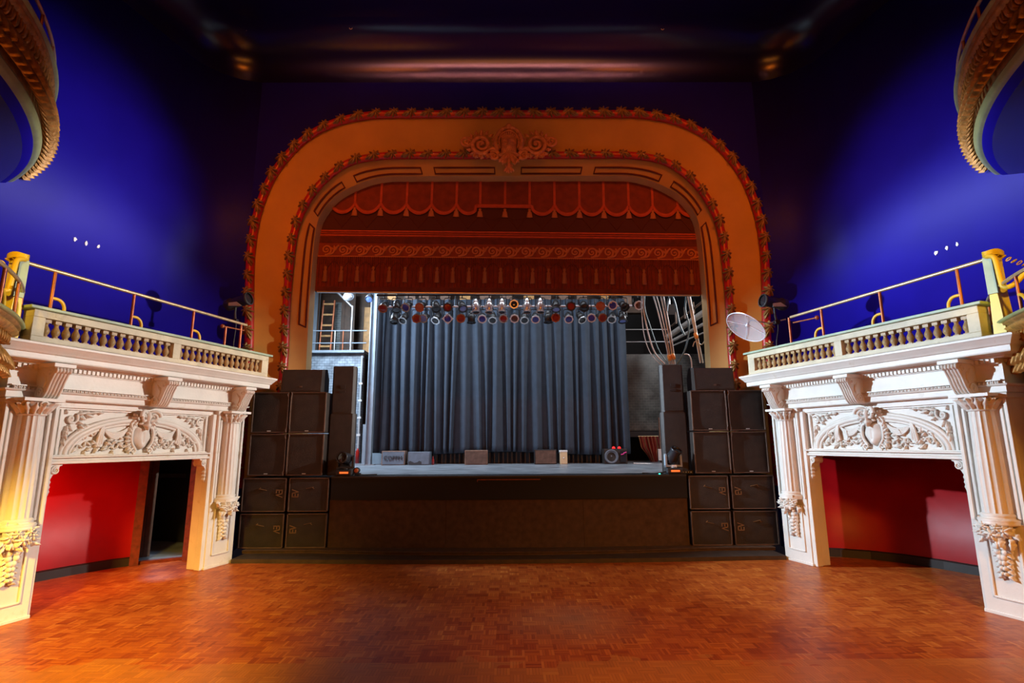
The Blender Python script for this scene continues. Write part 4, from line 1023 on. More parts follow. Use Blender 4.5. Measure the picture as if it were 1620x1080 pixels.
for sd in (-1, 1):
    W_ = WORD[sd]; g1 = 'upper cabinets of the %s stack' % W_; g2 = 'floor-level bass cabinets of the %s stack' % W_
    for r in range(2):
        for c in range(2):                                     # c 0 = outer column
            pos = ('lower' if r == 0 else 'upper') + ' ' + ('outer' if c == 0 else 'stage-side')
            xa, xb = (4.32, 5.17) if c == 0 else (3.50, 4.27)
            a, b = (sd*xa, sd*xb); a, b = min(a, b), max(a, b)
            # column nearest the middle of the stack carries its mark beside the gap
            sg = (1 if (sd < 0) == (c == 0) else -1)
            cabinet(a, b, .13 + r*.665, .13 + r*.665 + .635, SY, .62, 'wide bass cabinet with sideways tan mark, %s in the %s stack base' % (pos, W_), g2, logo=(sg, sg < 0))
            xa, xb = (4.40, 5.12) if c == 0 else (3.66, 4.37)
            a, b = (sd*xa, sd*xb); a, b = min(a, b), max(a, b)
            cabinet(a, b, 1.47 + r*.825, 1.47 + r*.825 + .805, SY + .04, .6, 'tall black cabinet with silver badge, %s above the %s stack base' % (pos, W_), g1, badge=True, clips=sg)
    # wedge lying on the stack
    wx = -4.21 if sd < 0 else 4.22
    if sd > 0: wx = at(1133, 613, SY).x
    else: wx = at(474, 617, SY).x
    t = thing('wedge_monitor', 'black wedge loudspeaker lying on top of the %s speaker stack' % W_, 'loudspeaker', (wx, SY + .05, 3.102), 0, 'wedge loudspeakers on the stacks')
    MB().prism([(0, 0), (.5, 0), (.5, .30), (.36, .5), (.04, .46)], -.40, .40, lambda a, b, d: (d, a, b)).build('cabinet', 'cabinet_black', t, bevel=.012)
    q = MB().grid(lambda u, v: (-.37 + .74*u, -.006 + .04*v, .03 + .41*v), 6, 4); q.build('grille', 'grille_black', t, recalc=False)
    MB().cbox((0, .0, .11), (.05, .012, .03)).build('badge', 'cab_edge', t)
    # pair of tall speakers at the stage edge
    px0, px1, py = (516, 556, 653) if sd < 0 else (1051.5, 1091, 651)
    xa, xb = at(px0, py, SY + .25).x, at(px1, py, SY + .25).x; cx = (xa + xb)/2 - .06*sd; w = xb - xa - .02
    zb = DZ; zm = at(810, 653, SY + .25).z; zt_ = at(810, 578, SY + .25).z
    for nm, z0, z1, ex in (('lower', zb, zm, .05), ('upper', zm + .004, zt_, 0)):
        t = thing('column_speaker', '%s of the two black column loudspeakers at the %s edge of the stage' % (nm, W_), 'loudspeaker', (cx, SY + .25, z0), 0, 'column loudspeakers at the stage edge')
        h = z1 - z0; w2 = (w + ex)/2
        pl = [(-w2 + .05, 0), (w2 - .05, 0), (w2, .08), (w2 - .10, .5), (-w2 + .10, .5), (-w2, .08)]
        MB().prism(pl, 0, h, lambda a, b, d: (a, b, d)).build('cabinet', 'cabinet_black', t, bevel=.015)
        MB().grid(lambda u, v: (-w2 + .055 + (2*w2 - .11)*u, -.008, .03 + (h - .06)*v), 4, 8).build('grille', 'grille_black', t, recalc=False)
        if nm == 'upper':
            MB().box(-.05, .05, -.02, -.008, h*.52, h*.60).box(-.06, .06, -.02, -.008, h*.44, h*.48).build('badge', 'black_matte', t)
    # moving head at the stage edge
    hx = at(548 if sd < 0 else 1064, 745, 10.93).x
    t = thing('moving_head', ('moving head lamp pointing at the hall by the left column speakers' if sd < 0 else 'moving head lamp tilted up left by the right column speakers'), 'stage light', (hx, 10.86, DZ), R(0), 'moving head lamps')
    MB().box(-.15, .15, -.11, .11, .02, .12).box(-.13, .13, -.09, .09, 0, .03).build('base', 'black_matte', t, bevel=.015)
    MB().box(-.08, .09, -.114, -.108, .05, .085).build('display', 'led_red', t)
    y_ = MB().lathe([(.0, .12), (.07, .12), (.07, .15), (0, .15)], 16)
    for q in (-1, 1): y_.prism([(-.05, .14), (.05, .14), (.045, .36), (0, .40), (-.045, .36)], q*.13, q*.165, lambda a, b, d: (d, a, b))
    y_.box(-.165, .165, -.05, .05, .14, .18)
    y_.build('yoke', 'steel_blue' if sd > 0 else 'black_matte', t, bevel=.01)
    hd = MB().lathe([(0, -.15), (.08, -.15), (.11, -.10), (.12, .0), (.105, .10), (.115, .16), (.115, .19), (.095, .19), (.09, .17)], 20)
    h_ = hd.build('head', 'black_gloss', t, (0, 0, .33), (R(35), 0, R(35)) if sd > 0 else (R(80), 0, R(-10)))
    MB().lathe([(.092, .172), (.05, .185), (0, .19)], 20).build('lens', 'lens_dark', h_)
    if sd > 0: MB().box(-.05, .05, -.056, -.05, .13, .18).build('label_plate', 'paper_white', t)
    MB().tube(catmull([(-.15*sd, 0, .05), (-.3*sd, -.05, .03), (-.45*sd, .05, .02), (-.6*sd, .1, .02)], 5), .012, 6).build('lead', 'cable_black', t)
t = thing('small_lamp', 'small black lamp with a reddish lens on the stage edge by the left moving head', 'stage light', at(566, 746, 11.0).xy.to_3d() + Vector((0, 0, DZ)))
MB().box(-.05, .05, -.05, .06, .0, .05).lathe([(.05, 0), (.06, .05), (.06, .12), (.045, .12)], 14, (0, 0, .1), Mx=Matrix.Rotation(R(90), 4, 'X')).build('body', 'black_matte', t)
MB().ell((0, -.12, .1), (.045, .012, .045), 12, 6).build('lens', 'lens_orange', t)
t = thing('connector_box', 'black cable connector box on the stage edge by the right column speakers', 'box', at(1086, 745, 10.95).xy.to_3d() + Vector((0, 0, DZ)))
MB().box(-.12, .12, -.05, .06, .0, .07).build('body', 'black_matte', t, bevel=.01)
for k in range(4): MB().lathe([(0, 0), (.012, 0), (.012, .02), (0, .02)], 10, (-.08 + .05*k, -.05, .035), Mx=Matrix.Rotation(R(90), 4, 'X')).build('socket', 'steel', t)
o_ = MB().ell((0, 0, .012), (.02, .02, .016), 10, 6).build('indicator_lamp', 'led_green'); o_.location = Vector((at(1043, 747, 10.85).x, 10.84, DZ)); tag(o_, 'tiny green indicator light on the stage edge beside the right moving head', 'light')

# ================================================================ THINGS AT THE BACK OF THE STAGE
MY = 15.75
def floorbox(px0, px1, py0, label, mt, edge, d=.45, cat='loudspeaker', y=MY, tilt=0, text=None, grp='boxes along the curtain foot'):
    a, b = at(px0, 735, y).x, at(px1, 735, y).x; h = at(px0, py0, y).z - at(px0, 735.5, y).z
    t = thing('floor_monitor', label, cat, ((a + b)/2, y, DZ), 0, grp); w = b - a
    MB().prism([(0, 0), (d, 0), (d*.8, h), (.03, h)], -w/2, w/2, lambda u, v, q: (q, u, v)).build('cabinet', edge, t, bevel=.01)
    MB().grid(lambda u, v: (-w/2 + .025 + (w - .05)*u, -.012 + .03*v, .025 + (h - .05)*v), 3, 3).build('grille', mt, t, recalc=False)
    return t, w, h
t, w, h = floorbox(603, 640, 713, 'pale grey floor monitor with dark lettering, leftmost at the curtain foot', 'monitor_grey', 'wood_brown')
def letters(txt, h, parent, loc, mt):
    cu_ = bpy.data.curves.new('lettering', 'FONT'); cu_.body = txt; cu_.size = h; cu_.extrude = .004; cu_.align_x = 'CENTER'; cu_.align_y = 'CENTER'
    o = bpy.data.objects.new('lettering', cu_); col.objects.link(o)
    dg = bpy.context.evaluated_depsgraph_get(); me = bpy.data.meshes.new_from_object(o.evaluated_get(dg)); bpy.data.objects.remove(o)
    me.materials.clear(); me.materials.append(M[mt]); o = bpy.data.objects.new('lettering', me); col.objects.link(o); o.parent = parent; o.location = loc; o.rotation_euler = (R(86), 0, 0)
    return o
letters('COPPM', .16, t, (0, -.012, h*.5), 'black_matte')
t, w, h = floorbox(645, 679.5, 714.5, 'pale grey floor monitor with a dark scuffed patch, second from left', 'monitor_grey', 'monitor_grey')
MB().grid(lambda u, v: (-.30 + .38*u, -.022 + .03*v, .02 + .16*v*(.8 + .2*sin(u*9))), 6, 3).build('scuff_patch', 'black_matte', t, recalc=False)
floorbox(735, 771, 712.5, 'brown wooden floor monitor near the middle of the curtain foot', 'monitor_wood', 'wood_brown')
floorbox(846, 881, 712, 'brown wooden floor monitor beside the small pale box', 'monitor_wood', 'black_matte')
a, b = at(886, 733, MY).x, at(898, 733, MY).x
t = thing('pale_box', 'small upright pale wooden box standing at the curtain foot', 'box', ((a + b)/2, MY, DZ))
hh = at(890, 712, MY).z - DZ
MB().box(-(b - a)/2, (b - a)/2, 0, .2, 0, hh*.98).build('body', 'pale_wood', t, bevel=.02); MB().box(-(b - a)/2 - .005, (b - a)/2 + .005, -.005, .2, hh*.86, hh).build('lid', 'paper_white', t, bevel=.01)
MB().lathe([(0, 0), (.02, 0), (.02, .01), (0, .01)], 10, (0, -.002, hh*.45), Mx=Matrix.Rotation(R(90), 4, 'X')).build('knob', 'paper_white', t)
t, w, h = floorbox(957, 993, 711.5, 'black wedge monitor with bare speaker cone, rightmost at the curtain foot', 'grille_black', 'cabinet_black')
cn = MB().lathe([(.20, 0), (.19, .015), (.17, .01), (.09, -.05), (.06, -.03), (0, -.02)], 24).xf(Matrix.Translation((-.13, -.02, h*.5)) @ Matrix.Rotation(R(90), 4, 'X')); cn.build('speaker_cone', 'monitor_grey', t)
MB().box(.12, .28, -.03, -.01, .06, h - .06).build('horn', 'black_gloss', t)
MB().tube([(.14, -.035, h*.62), (.22, -.035, h*.66), (.22, -.035, h*.72), (.3, -.035, h*.78)], .018, 6).build('pink_tape', 'lens_pink', t)
for px, nm in ((973, 'left'), (982, 'right')):
    o_ = MB().lathe([(0, 0), (.05, 0), (.05, .03), (.03, .06), (0, .07)], 12).build('red_lamp', 'lamp_red'); o_.location = Vector((at(px, 712, MY).x, MY + .2, DZ + h + .002)); tag(o_, 'small red lamp, %s of two on the rightmost wedge monitor' % nm, 'light', 'red lamps on the wedge')
ra, rb = at(682, 720, 16.75).x, at(990, 720, 16.75).x
t = thing('drum_riser', 'low black riser glimpsed under the hem of the stage curtain', 'riser', ((ra + rb)/2, 16.7, DZ))
MB().box(-(rb - ra)/2, (rb - ra)/2, 0, 1.2, .0, .42).build('top_box', 'black_matte', t, bevel=.01)
MB().grid(lambda u, v: (-(rb - ra)/2 + (rb - ra)*u, -.02 - .02*sin(u*140), .4*v), 300, 2).build('skirt', 'black_gloss', t, recalc=False)
t = thing('grey_flat', 'grey scenery flat standing behind the left edge of the curtain', 'scenery', (at(600, 735, 16.9).x, 16.9, DZ))
MB().box(-.55, .5, 0, .04, 0, .62).box(-.55, -.42, 0, .04, .62, 1.2).build('board', 'steel_blue', t)
o_ = MB().box(0, .0, 0, 0, 0, 0)
t = thing('red_bottle', 'small red bottle on the deck right of the pale monitors', 'bottle', (at(684, 735, MY).x, MY + .1, DZ))
MB().lathe([(0, 0), (.04, 0), (.04, .14), (.015, .19), (.015, .24), (0, .24)], 12).build('body', 'lens_red', t)

# ---- left wing
PY = 16.0
a, b = at(578.5, 700, PY).x, at(588.5, 700, PY).x
t = thing('steel_column', 'grey-blue steel column left of the stage curtain', 'column', ((a + b)/2, PY, DZ))
MB().box(-(b - a)/2, (b - a)/2, -.01, .01, 0, 7.3).box(-(b - a)/2, -(b - a)/2 + .02, -.1, .1, 0, 7.3).box((b - a)/2 - .02, (b - a)/2, -.1, .1, 0, 7.3).build('shaft', 'steel_blue', t)
MB().box(-.2, .2, -.14, .14, 0, .02).build('base_plate', 'steel', t)
zc2 = at(520, 559, 17.6).z
struct('wall_wing_left', MB().box(-9, at(574, 600, 17.6).x, 17.6, 17.8, DZ - .05, zc2), 'brick_blue')
struct('floor_gallery_left', MB().box(-9, at(577, 560, 17.5).x, 17.4, 18.9, zc2, zc2 + .08), 'steel_blue')
t = thing('pipe_run', 'white vertical conduit with clamps beside the left column', 'pipe', (at(569, 650, 17.5).x, 17.5, DZ))
MB().tube([(0, 0, .0), (0, 0, zc2 - DZ - .1)], .03, 8).build('conduit', 'cable_grey', t)
for k in range(5): MB().box(-.06, .06, -.04, .05, .3 + .55*k, .36 + .55*k).build('clamp', 'paper_white', t)
o_ = MB().lathe([(0, 0), (.06, 0), (.06, .36), (.03, .42), (.02, .46), (0, .46)], 14).build('fire_extinguisher', 'red_enamel'); o_.location = Vector((at(564, 735, 17.3).x, 17.35, DZ)); tag(o_, 'red extinguisher standing beside the left steel column', 'extinguisher')
GY = 17.5
t = thing('gallery_rail', 'grey two-bar guard rail on the left stage gallery', 'rail', (at(520, 558, GY).x, GY, zc2 + .08), 0, 'guard rails of the stage galleries')
gx = lambda px, py=530: at(px, py, GY).x - t.location.x
gz = lambda py: at(530, py, GY).z - t.location.z
for py in (523, 542.5): MB().tube([(gx(470), 0, gz(py)), (gx(580), 0, gz(py))], .02, 8).build('bar', 'steel_blue', t)
for px in (530, 543, 555.5): MB().tube([(gx(px), 0, 0), (gx(px), 0, gz(523) if px < 550 else gz(484))], .022 if px < 550 else .04, 8).build('post', 'pipe_red' if px == 543 else 'steel', t)
MB().tube([(gx(555.5), 0, gz(486)), (gx(530), 0, gz(462))], .045, 8).build('brace', 'steel', t)
LY = 17.9
t = thing('ladder', 'wooden ladder standing on the left stage gallery', 'ladder', (at(515, 558, LY).x, LY, zc2 + .08))
lx = lambda px: at(px, 530, LY).x - t.location.x
for px in (506.5, 524): MB().tube([(lx(px), 0, 0), (lx(px) + .02, .1, at(515, 474, LY).z - t.location.z)], .035, 6).build('stile', 'pipe_red', t)
for py in (480, 497, 514, 531, 547.5):
    z = at(515, py, LY).z - t.location.z; MB().box(lx(506.5), lx(524), -.02 + z*.05, .05 + z*.05, z - .03, z + .03).build('rung', 'plank_wood', t)
for px0, px1, py0, mt, lab in ((478, 503, 462, 'steel_blue', 'dark blue scenery flat left of the ladder on the gallery'), (526, 541, 478, 'brick_grey', 'grey brick-painted flat right of the ladder on the gallery'), (541, 560, 462, 'dark_wood', 'dark timber flat behind the gallery rail post'), (572, 603, 486, 'plank_wood', 'amber plywood flat behind the left steel column')):
    a, b = at(px0, 530, 18.4).x, at(px1, 530, 18.4).x; t = thing('scenery_flat', lab, 'scenery', ((a + b)/2, 18.4, zc2 + .08), 0, 'scenery flats on the left gallery')
    h = at(px0, py0, 18.4).z - zc2 - .08; MB().box(-(b - a)/2, (b - a)/2, 0, .04, 0, h).build('board', mt, t)
    MB().box(-(b - a)/2, -(b - a)/2 + .06, -.02, 0, 0, h).box((b - a)/2 - .06, (b - a)/2, -.02, 0, 0, h).build('frame', 'dark_wood', t)
# pale gear hanging high in the left wing
t = thing('flood_lamp', 'pale round flood lamp hanging high in the left wing', 'stage light', at(551, 468, 15.5))
MB().lathe([(.0, .1), (.1, .08), (.17, -.02), (.16, -.04)], 18, Mx=Matrix.Rotation(R(70), 4, 'X')).build('bowl', 'par_silver', t); MB().tube([(0, 0, .1), (0, 0, 9 - t.location.z)], .015, 6).build('hanger', 'black_matte', t)
t = thing('lamp_can', 'black lamp can with blue gel hung above the left steel column', 'stage light', at(585, 470, 15.2))
MB().lathe([(0, .15), (.06, .15), (.1, .03), (.11, -.15), (.1, -.15)], 16, Mx=Matrix.Rotation(R(-50), 4, 'X')).build('can', 'par_black', t); MB().lathe([(.1, -.14), (0, -.15)], 16, Mx=Matrix.Rotation(R(-50), 4, 'X')).build('lens', 'lens_sky', t); MB().tube([(0, 0, .1), (0, 0, 9 - t.location.z)], .015, 6).build('yoke', 'black_matte', t)
# timber battens high behind the lamp cans
for i in range(13):
    px = 612 + i*31 + random.uniform(-8, 8); a = at(px, 470, 17.6)
    o_ = MB().box(-.12 - .1*random.random(), .12 + .1*random.random(), 0, .05, 0, 1.4).build('timber_batten', random.choice(['plank_wood', 'beam_grey', 'wood_brown', 'wood_brown'])); o_.location = Vector((a.x, 17.6, at(px, 483, 17.6).z - .1))
    tag(o_, 'upright timber batten stored high behind the lamp rows, %s from left' % ORD[i].replace('leftmost', 'first'), 'timber', 'timber battens behind the lamps')
o_ = MB().box(-4.4, 4.6, 0, .3, -.2, 0).build('timber_beam', 'dark_wood'); o_.location = Vector((0, 17.45, at(806, 483, 17.6).z - .1)); tag(o_, 'dark timber beam under the stored battens', 'beam')

# ---- right wing
zr = at(1020, 560, 17.6).z; zr0 = at(1020, 681, 17.6).z
struct('wall_wing_right', MB().box(at(985, 600, 17.6).x, 9, 17.6, 17.8, zr0, zr), 'brick_grey')
o_ = MB().box(at(990, 690, 17.5).x, 8.5, 0, .25, 0, at(1020, 682, 17.5).z - at(1020, 691, 17.5).z).build('lintel_beam', 'black_matte'); o_.location = Vector((0, 17.4, at(1020, 691, 17.5).z)); tag(o_, 'black beam over the low opening in the right wing', 'beam')
struct('wall_wing_rear', MB().box(at(985, 600, 18.9).x, 9, 18.9, 19.0, DZ - .1, 8.5), 'black_cloth')
t = thing('gallery_rail', 'thin two-bar guard rail across the dark right wing', 'rail', (at(1020, 541, GY).x, GY, zr + .01), 0, 'guard rails of the stage galleries')
for py in (521, 540.5): MB().tube([(at(988, py, GY).x - t.location.x, 0, at(1020, py, GY).z - t.location.z), (at(1055, py, GY).x - t.location.x, 0, at(1020, py, GY).z - t.location.z)], .018, 8).build('bar', 'steel', t)
for px in (990, 1054): MB().tube([(at(px, 541, GY).x - t.location.x, 0, 0), (at(px, 541, GY).x - t.location.x, 0, at(1020, 519, GY).z - t.location.z)], .02, 8).build('post', 'black_matte', t)
t = thing('drape', 'gathered red and tan drape under the beam in the right wing', 'drape', (at(1028, 735, 17.3).x, 17.3, DZ))
zt2 = at(1028, 690, 17.3).z - DZ; wd = (at(1043, 700, 17.3).x - at(1011, 700, 17.3).x)/2
def dfold(u, v):
    k = 1 if v > .5 else 1
    cxx = wd*.35; ww = wd*(1 if v > .55 else .35 + .65*max(0, (v/.55))**1.5) if v > .05 else wd*.35
    return (cxx*(1 - v)*1.2 + (u*2 - 1)*ww, .06*sin(u*40) - .05, zt2*v)
d1 = MB().grid(dfold, 90, 14)
for i, f in enumerate(d1.f): d1.mi[i] = 1 if (i % 90)//6 % 3 == 0 else 0
d1.build('cloth', ['drape_red', 'drape_tan'], t, recalc=False)
MB().tube([(-wd, 0, zt2), (wd, 0, zt2)], .02, 6).build('rod', 'pipe_brass', t)
o_ = MB().box(-.10, .10, -.03, .03, -.17, .17).build('notice', 'paper_white', bevel=.004); o_.location = at(1046.5, 719, 16.63); tag(o_, 'small white sheet fixed beside the drape in the right wing', 'sheet')
o_ = MB().box(-.05, .05, -.04, .04, 0, 1.35).build('wood_post', 'wood_brown'); o_.location = Vector((at(1048, 735, 16.7).x, 16.7, DZ)); tag(o_, 'thin upright post carrying the white sheet in the right wing', 'post')
o_ = MB().tube([tuple(at(px, py, 15.9)) for px, py in ((1002, 733), (1020, 733.5), (1040, 734.5), (1056, 736))], .03, 8).build('deck_pole', 'steel'); tag(o_, 'grey pole lying on the deck in front of the right wing drape', 'pole')
# raking timber gallery
t = thing('side_gallery', 'raking grey timber gallery high in the right wing', 'gallery', at(1090, 520, 15.4))
def seg(p, q, w, mt, nm, y=15.4):
    A_, B_ = at(p[0], p[1], y + .8) - t.location, at(q[0], q[1], y - 1.0) - t.location
    MB().tube([A_, B_], w, 4, flat=.5, up=(0, 0, 1)).build(nm, mt, t)
seg((1058, 532), (1125, 486), .16, 'beam_grey', 'beam'); seg((1060, 541), (1125, 506), .10, 'beam_grey', 'beam'); seg((1062, 516), (1125, 466), .06, 'dark_wood', 'handrail'); seg((1066, 546), (1128, 520), .05, 'beam_grey', 'joist')
for px, py in ((1070, 512), (1084, 504), (1098, 496)):
    p = at(px, py, 15.4) - t.location; MB().tube([p, p + Vector((0, 0, .35))], .03, 5).build('baluster', 'dark_wood', t)
# cables
def cable(pts, r, mt, label, y=13.2, cat='cable'):
    P = catmull([at(px, py, y + (0.25*k if False else 0)) for k, (px, py) in enumerate(pts)], 6); o = P[0].copy()
    t = tag(MB().tube([p - o for p in P], r, 6).build('cable', mt), label, cat, 'cables hanging at the right of the stage'); t.location = o
Y2 = 12.7
for i, (pts, r, mt, lab) in enumerate([
    ([(1033, 466), (1040, 490), (1049, 525), (1056, 555), (1059, 576)], .016, 'cable_grey', 'straight grey cable, leftmost of the bundle ending above the column speaker'),
    ([(1038, 466), (1046, 495), (1055, 535), (1062, 576)], .014, 'cable_grey', 'grey cable running second in the bundle above the column speaker'),
    ([(1045, 466), (1052, 500), (1060, 540), (1065, 576)], .018, 'cable_grey', 'thicker pale cable in the middle of the bundle above the column speaker'),
    ([(1049, 466), (1056, 500), (1064, 545), (1068, 576)], .014, 'cable_grey', 'thin pale cable at the right of the bundle above the column speaker'),
    ([(1015, 466), (1015, 488), (1019, 530), (1030, 560), (1046, 577)], .010, 'cable_grey', 'thin sagging grey cable, outermost loop under the lighting bar end'),
    ([(1018, 466), (1018, 488), (1025, 525), (1036, 558), (1052, 576)], .018, 'cable_grey', 'thick sagging grey cable dropping from the lighting bar end'),
    ([(1020, 466), (1020, 488), (1030, 520), (1042, 553), (1056, 574)], .012, 'cable_teal', 'teal sagging cable dropping from the lighting bar end'),
    ([(1055, 492), (1057, 476), (1062, 468), (1068, 480), (1075, 512), (1083, 530)], .022, 'cable_teal', 'blue-grey cable looped over at the head of the right wing'),
    ([(1086, 466), (1084, 490), (1090, 515), (1086, 545), (1078, 565), (1070, 577)], .02, 'cable_teal', 'long teal cable curving from the right wing to the bundle'),
    ([(1087, 466), (1094, 500), (1101, 535), (1108, 574)], .018, 'cable_grey', 'pale cable beside the arch jamb, left of its pair'),
    ([(1091, 466), (1098, 505), (1105, 540), (1112, 574)], .018, 'cable_grey', 'pale cable beside the arch jamb, right of its pair'),
    ([(1082, 560), (1090, 562), (1094, 575), (1095, 610)], .014, 'cable_grey', 'short arched pale cable behind the wedge on the right stack'),
    ([(1116, 536), (1110, 545), (1100, 540), (1096, 548)], .012, 'cable_grey', 'small pale cable curl beside the arch jamb')]):
    cable(pts, r, mt, lab, Y2)
for px, py, lab in ((1059, 566, 'left'), (1065, 564, 'right'), (1101, 531, 'jamb')):
    o_ = MB().lathe([(0, -.07), (.045, -.07), (.05, 0), (.045, .07), (0, .07)], 10).build('cable_plug', 'tape_amber'); o_.location = at(px, py, Y2 - .03); o_.rotation_euler = (0, R(-12), 0)
    tag(o_, {'left': 'amber plug on the cable bundle, left of two', 'right': 'amber plug on the cable bundle, right of two', 'jamb': 'amber plug on the cables beside the arch jamb'}[lab], 'plug', 'amber cable plugs')
t = thing('pulley', 'dark pulley block hanging at the head of the right wing', 'pulley', at(1060, 491, 13.6))
MB().lathe([(0, -.03), (.10, -.03), (.07, 0), (.10, .03), (0, .03)], 16, Mx=Matrix.Rotation(R(90), 4, 'X')).build('wheel', 'wood_brown', t); MB().box(-.12, .12, -.05, -.035, -.12, .16).build('cheek', 'black_matte', t); MB().tube([(0, 0, .1), (0, 0, 9 - t.location.z)], .015, 6).build('hook', 'steel', t)

# ================================================================ ON THE BALCONY ENDS
for sd in (-1, 1):
    W_ = WORD[sd]
    L = at(375, 478, 10.2) if sd < 0 else at(1226, 479, 10.0)
    t = thing('spot_lamp', 'black spot lamp clamped to the stage end of the %s balcony handrail' % W_, 'stage light', L, 0, 'spot lamps on the balcony handrails')
    ang = R(0)
    Mx = Matrix.Rotation(R(90 if sd < 0 else -90), 4, 'Y') @ Matrix.Rotation(R(10), 4, 'X')
    Mx = Matrix.Rotation(R(8), 4, 'Y') @ Mx if sd > 0 else Matrix.Rotation(R(-14), 4, 'Y') @ Mx
    b = MB().lathe([(0, -.26), (.07, -.26), (.11, -.22), (.12, -.12), (.10, -.08), (.10, .20), (.125, .21), (.13, .27), (.11, .27)], 20, Mx=Mx); h_ = b.build('barrel', 'black_matte', t)
    MB().lathe([(.11, .24), (.05, .255), (0, .26)], 18, Mx=Mx).build('lens', 'lens_dark', h_)
    MB().prism([(-.10, -.10), (.16, -.10), (.05, -.02), (-.10, -.04)], -.12, -.105, lambda a, b_, d: (a, d, b_)).build('side_plate', 'steel_blue', t)
    q = -.14*sd*-1
    MB().tube([(-.02, 0, -.10), (-.02, 0, -.26), (.0, 0, -.38)], .022, 8).build('yoke', 'black_matte', t); MB().box(-.05, .05, -.05, .05, -.42, -.34).build('clamp', 'black_gloss', t, bevel=.01)
    MB().tube(catmull([(-.03, 0, -.1), (.02, 0, -.45), (-.02, .05, -.8), (.02, .02, -1.0)], 5), .01, 6).build('lead', 'cable_black', t)
# clear disc on an arm
FC = at(1183, 513, 10.15)
t = thing('clear_disc', 'translucent round clear disc with spoked hub on a metal arm by the right balcony', 'disc', FC)
vd = (Vector((0, 0, EYE)) - FC).normalized(); vr = Vector((0, 0, 1)).cross(vd).normalized(); vu = vd.cross(vr)
ax = vd*cos(R(56)) + (vr*-.61 + vu*-.79)*sin(R(56))
q = ax.to_track_quat('Z', 'Y').to_matrix().to_4x4()
dsh = MB().lathe([(0, .0), (.12, .008), (.25, .03), (.38, .075), (.385, .08)], 48).xf(q)
d_ = dsh.build('dish', 'clear_plastic', t, recalc=False); sm_ = d_.modifiers.new('thick', 'SOLIDIFY'); sm_.thickness = .008
MB().tube([(cos(a)*.385, sin(a)*.385, .08) for a in [2*pi*i/48 for i in range(48)]], .009, 6, closed=True).xf(q).build('rim', 'frame_white', t)
MB().lathe([(0, .05), (.025, .05), (.03, .0), (0, -.03)], 14).xf(q).build('hub', 'frame_white', t)
for k in range(4):
    a = R(45 + 90*k); MB().tube([(cos(a)*.02, sin(a)*.02, .02), (cos(a)*.37, sin(a)*.37, .085)], .005, 5).xf(q).build('spoke', 'frame_white', t)
MB().tube([Vector((0, 0, 0)), -ax*.12, at(1216, 511, 10.15) - FC, at(1243, 505, 10.1) - FC], .014, 8).build('arm', 'steel', t)
# chipped plaster marks and ceiling hooks
k = 5
for px, py, sd in ((118, 379, -1), (136, 385, -1), (155, 390, -1), (1482, 400, 1), (1498, 392, 1), (1515, 386, 1)):
    d = ray(px, py); w = wall_path(sd); A_, B_ = Vector(w[5]), Vector(w[-1]); dr_ = B_ - A_; n = Vector((dr_.y, -dr_.x)).normalized()
    tt = n.dot(A_ - Vector((0, 0)))/(n.x*d.x + n.y*d.y); P = Vector((d.x*tt, d.y*tt, EYE + d.z*tt)) - Vector((n.x, n.y, 0))*(.01 if n.dot(Vector((d.x, d.y))) > 0 else -.01)
    m = MB(); pts = [(random.uniform(.012, .038)*cos(a), random.uniform(.015, .05)*sin(a)) for a in [2*pi*i/9 for i in range(9)]]
    m.prism(pts, -.004, .004, lambda a, b, d_: (a, d_, b))
    o_ = m.build('trim_%d' % k, 'paper_white'); k += 1; o_.location = P; o_.rotation_euler = (0, 0, math.atan2(dr_.y, dr_.x)); tag(o_, kind='structure')
for px, py, lab in ((388, 45, 'left'), (553, 43, 'second from left'), (1046, 44, 'right')):
    P = atz(px, py, WT + CR - .03)
    o_ = MB().tube([(0, 0, .05), (0, 0, -.02)] + [(.03 - .03*cos(a), 0, -.02 - .03*sin(a)) for a in [pi*i/8 for i in range(9)]], .008, 6).build('ceiling_hook', 'pipe_brass'); o_.location = P
    tag(o_, 'small brass hook in the dark ceiling, %s of three' % lab, 'hook', 'hooks in the ceiling')
# lobby door of the left box
s0, o0, s1, o1 = 2.60, -1.50, 3.17, -1.02
t = sthing('door_frame', 'dark red-brown door frame in the left lobby wall', 'door frame', -1, (2.9, -1.26, 0))
def slab(sa, oa, sb_, ob, z0, z1, th):
    d = Vector((sb_ - sa, ob - oa)).normalized(); n = Vector((d.y, -d.x))*th
    m = MB(); return m.prism([(sa, oa), (sb_, ob), (sb_ + n.x, ob + n.y), (sa + n.x, oa + n.y)], z0, z1, lambda a, b, q: (a, b, q))
ux, uy = (s1 - s0), (o1 - o0)
for a, b in ((-.12, .06), (.94, 1.08)):
    spart('jamb', slab(s0 + ux*a, o0 + uy*a, s0 + ux*b, o0 + uy*b, 0, 1.93, -.10), 'door_brown', t)
spart('sill', slab(s0, o0, s1, o1, 0, .05, .1), 'door_brown', t)
t = sthing('door_leaf', 'dark boarded door standing open beyond the left lobby doorway', 'door', -1, (2.75, -1.9, 0))
for i in range(4): spart('board', slab(2.66 + .115*i, -1.93 + .035*i, 2.66 + .115*(i + 1) - .008, -1.93 + .035*(i + 1), .03, 1.93, .04), 'dark_wood', t)
spart('notice_plate', slab(2.72, -1.90, 2.90, -1.845, 1.66, 1.80, .02), 'red_enamel', t)
m = MB().box(2.0, 4.6, -3.6, -3.5, 0, 2.2).box(4.5, 4.6, -3.6, -.6, 0, 2.2).box(2.0, 4.6, -3.6, -2.1, 2.15, 2.2)
sside('wall_corridor_left', m, 'black_matte', -1)
sside('floor_corridor_left', MB().prism([(2.2, -1.85), (2.55, -1.63), (3.24, -1.04), (4.5, -1.0), (4.5, -3.5), (2.2, -3.5)], -.02, .012, lambda a, b, d: (a, b, d)), 'deck_grey', -1)
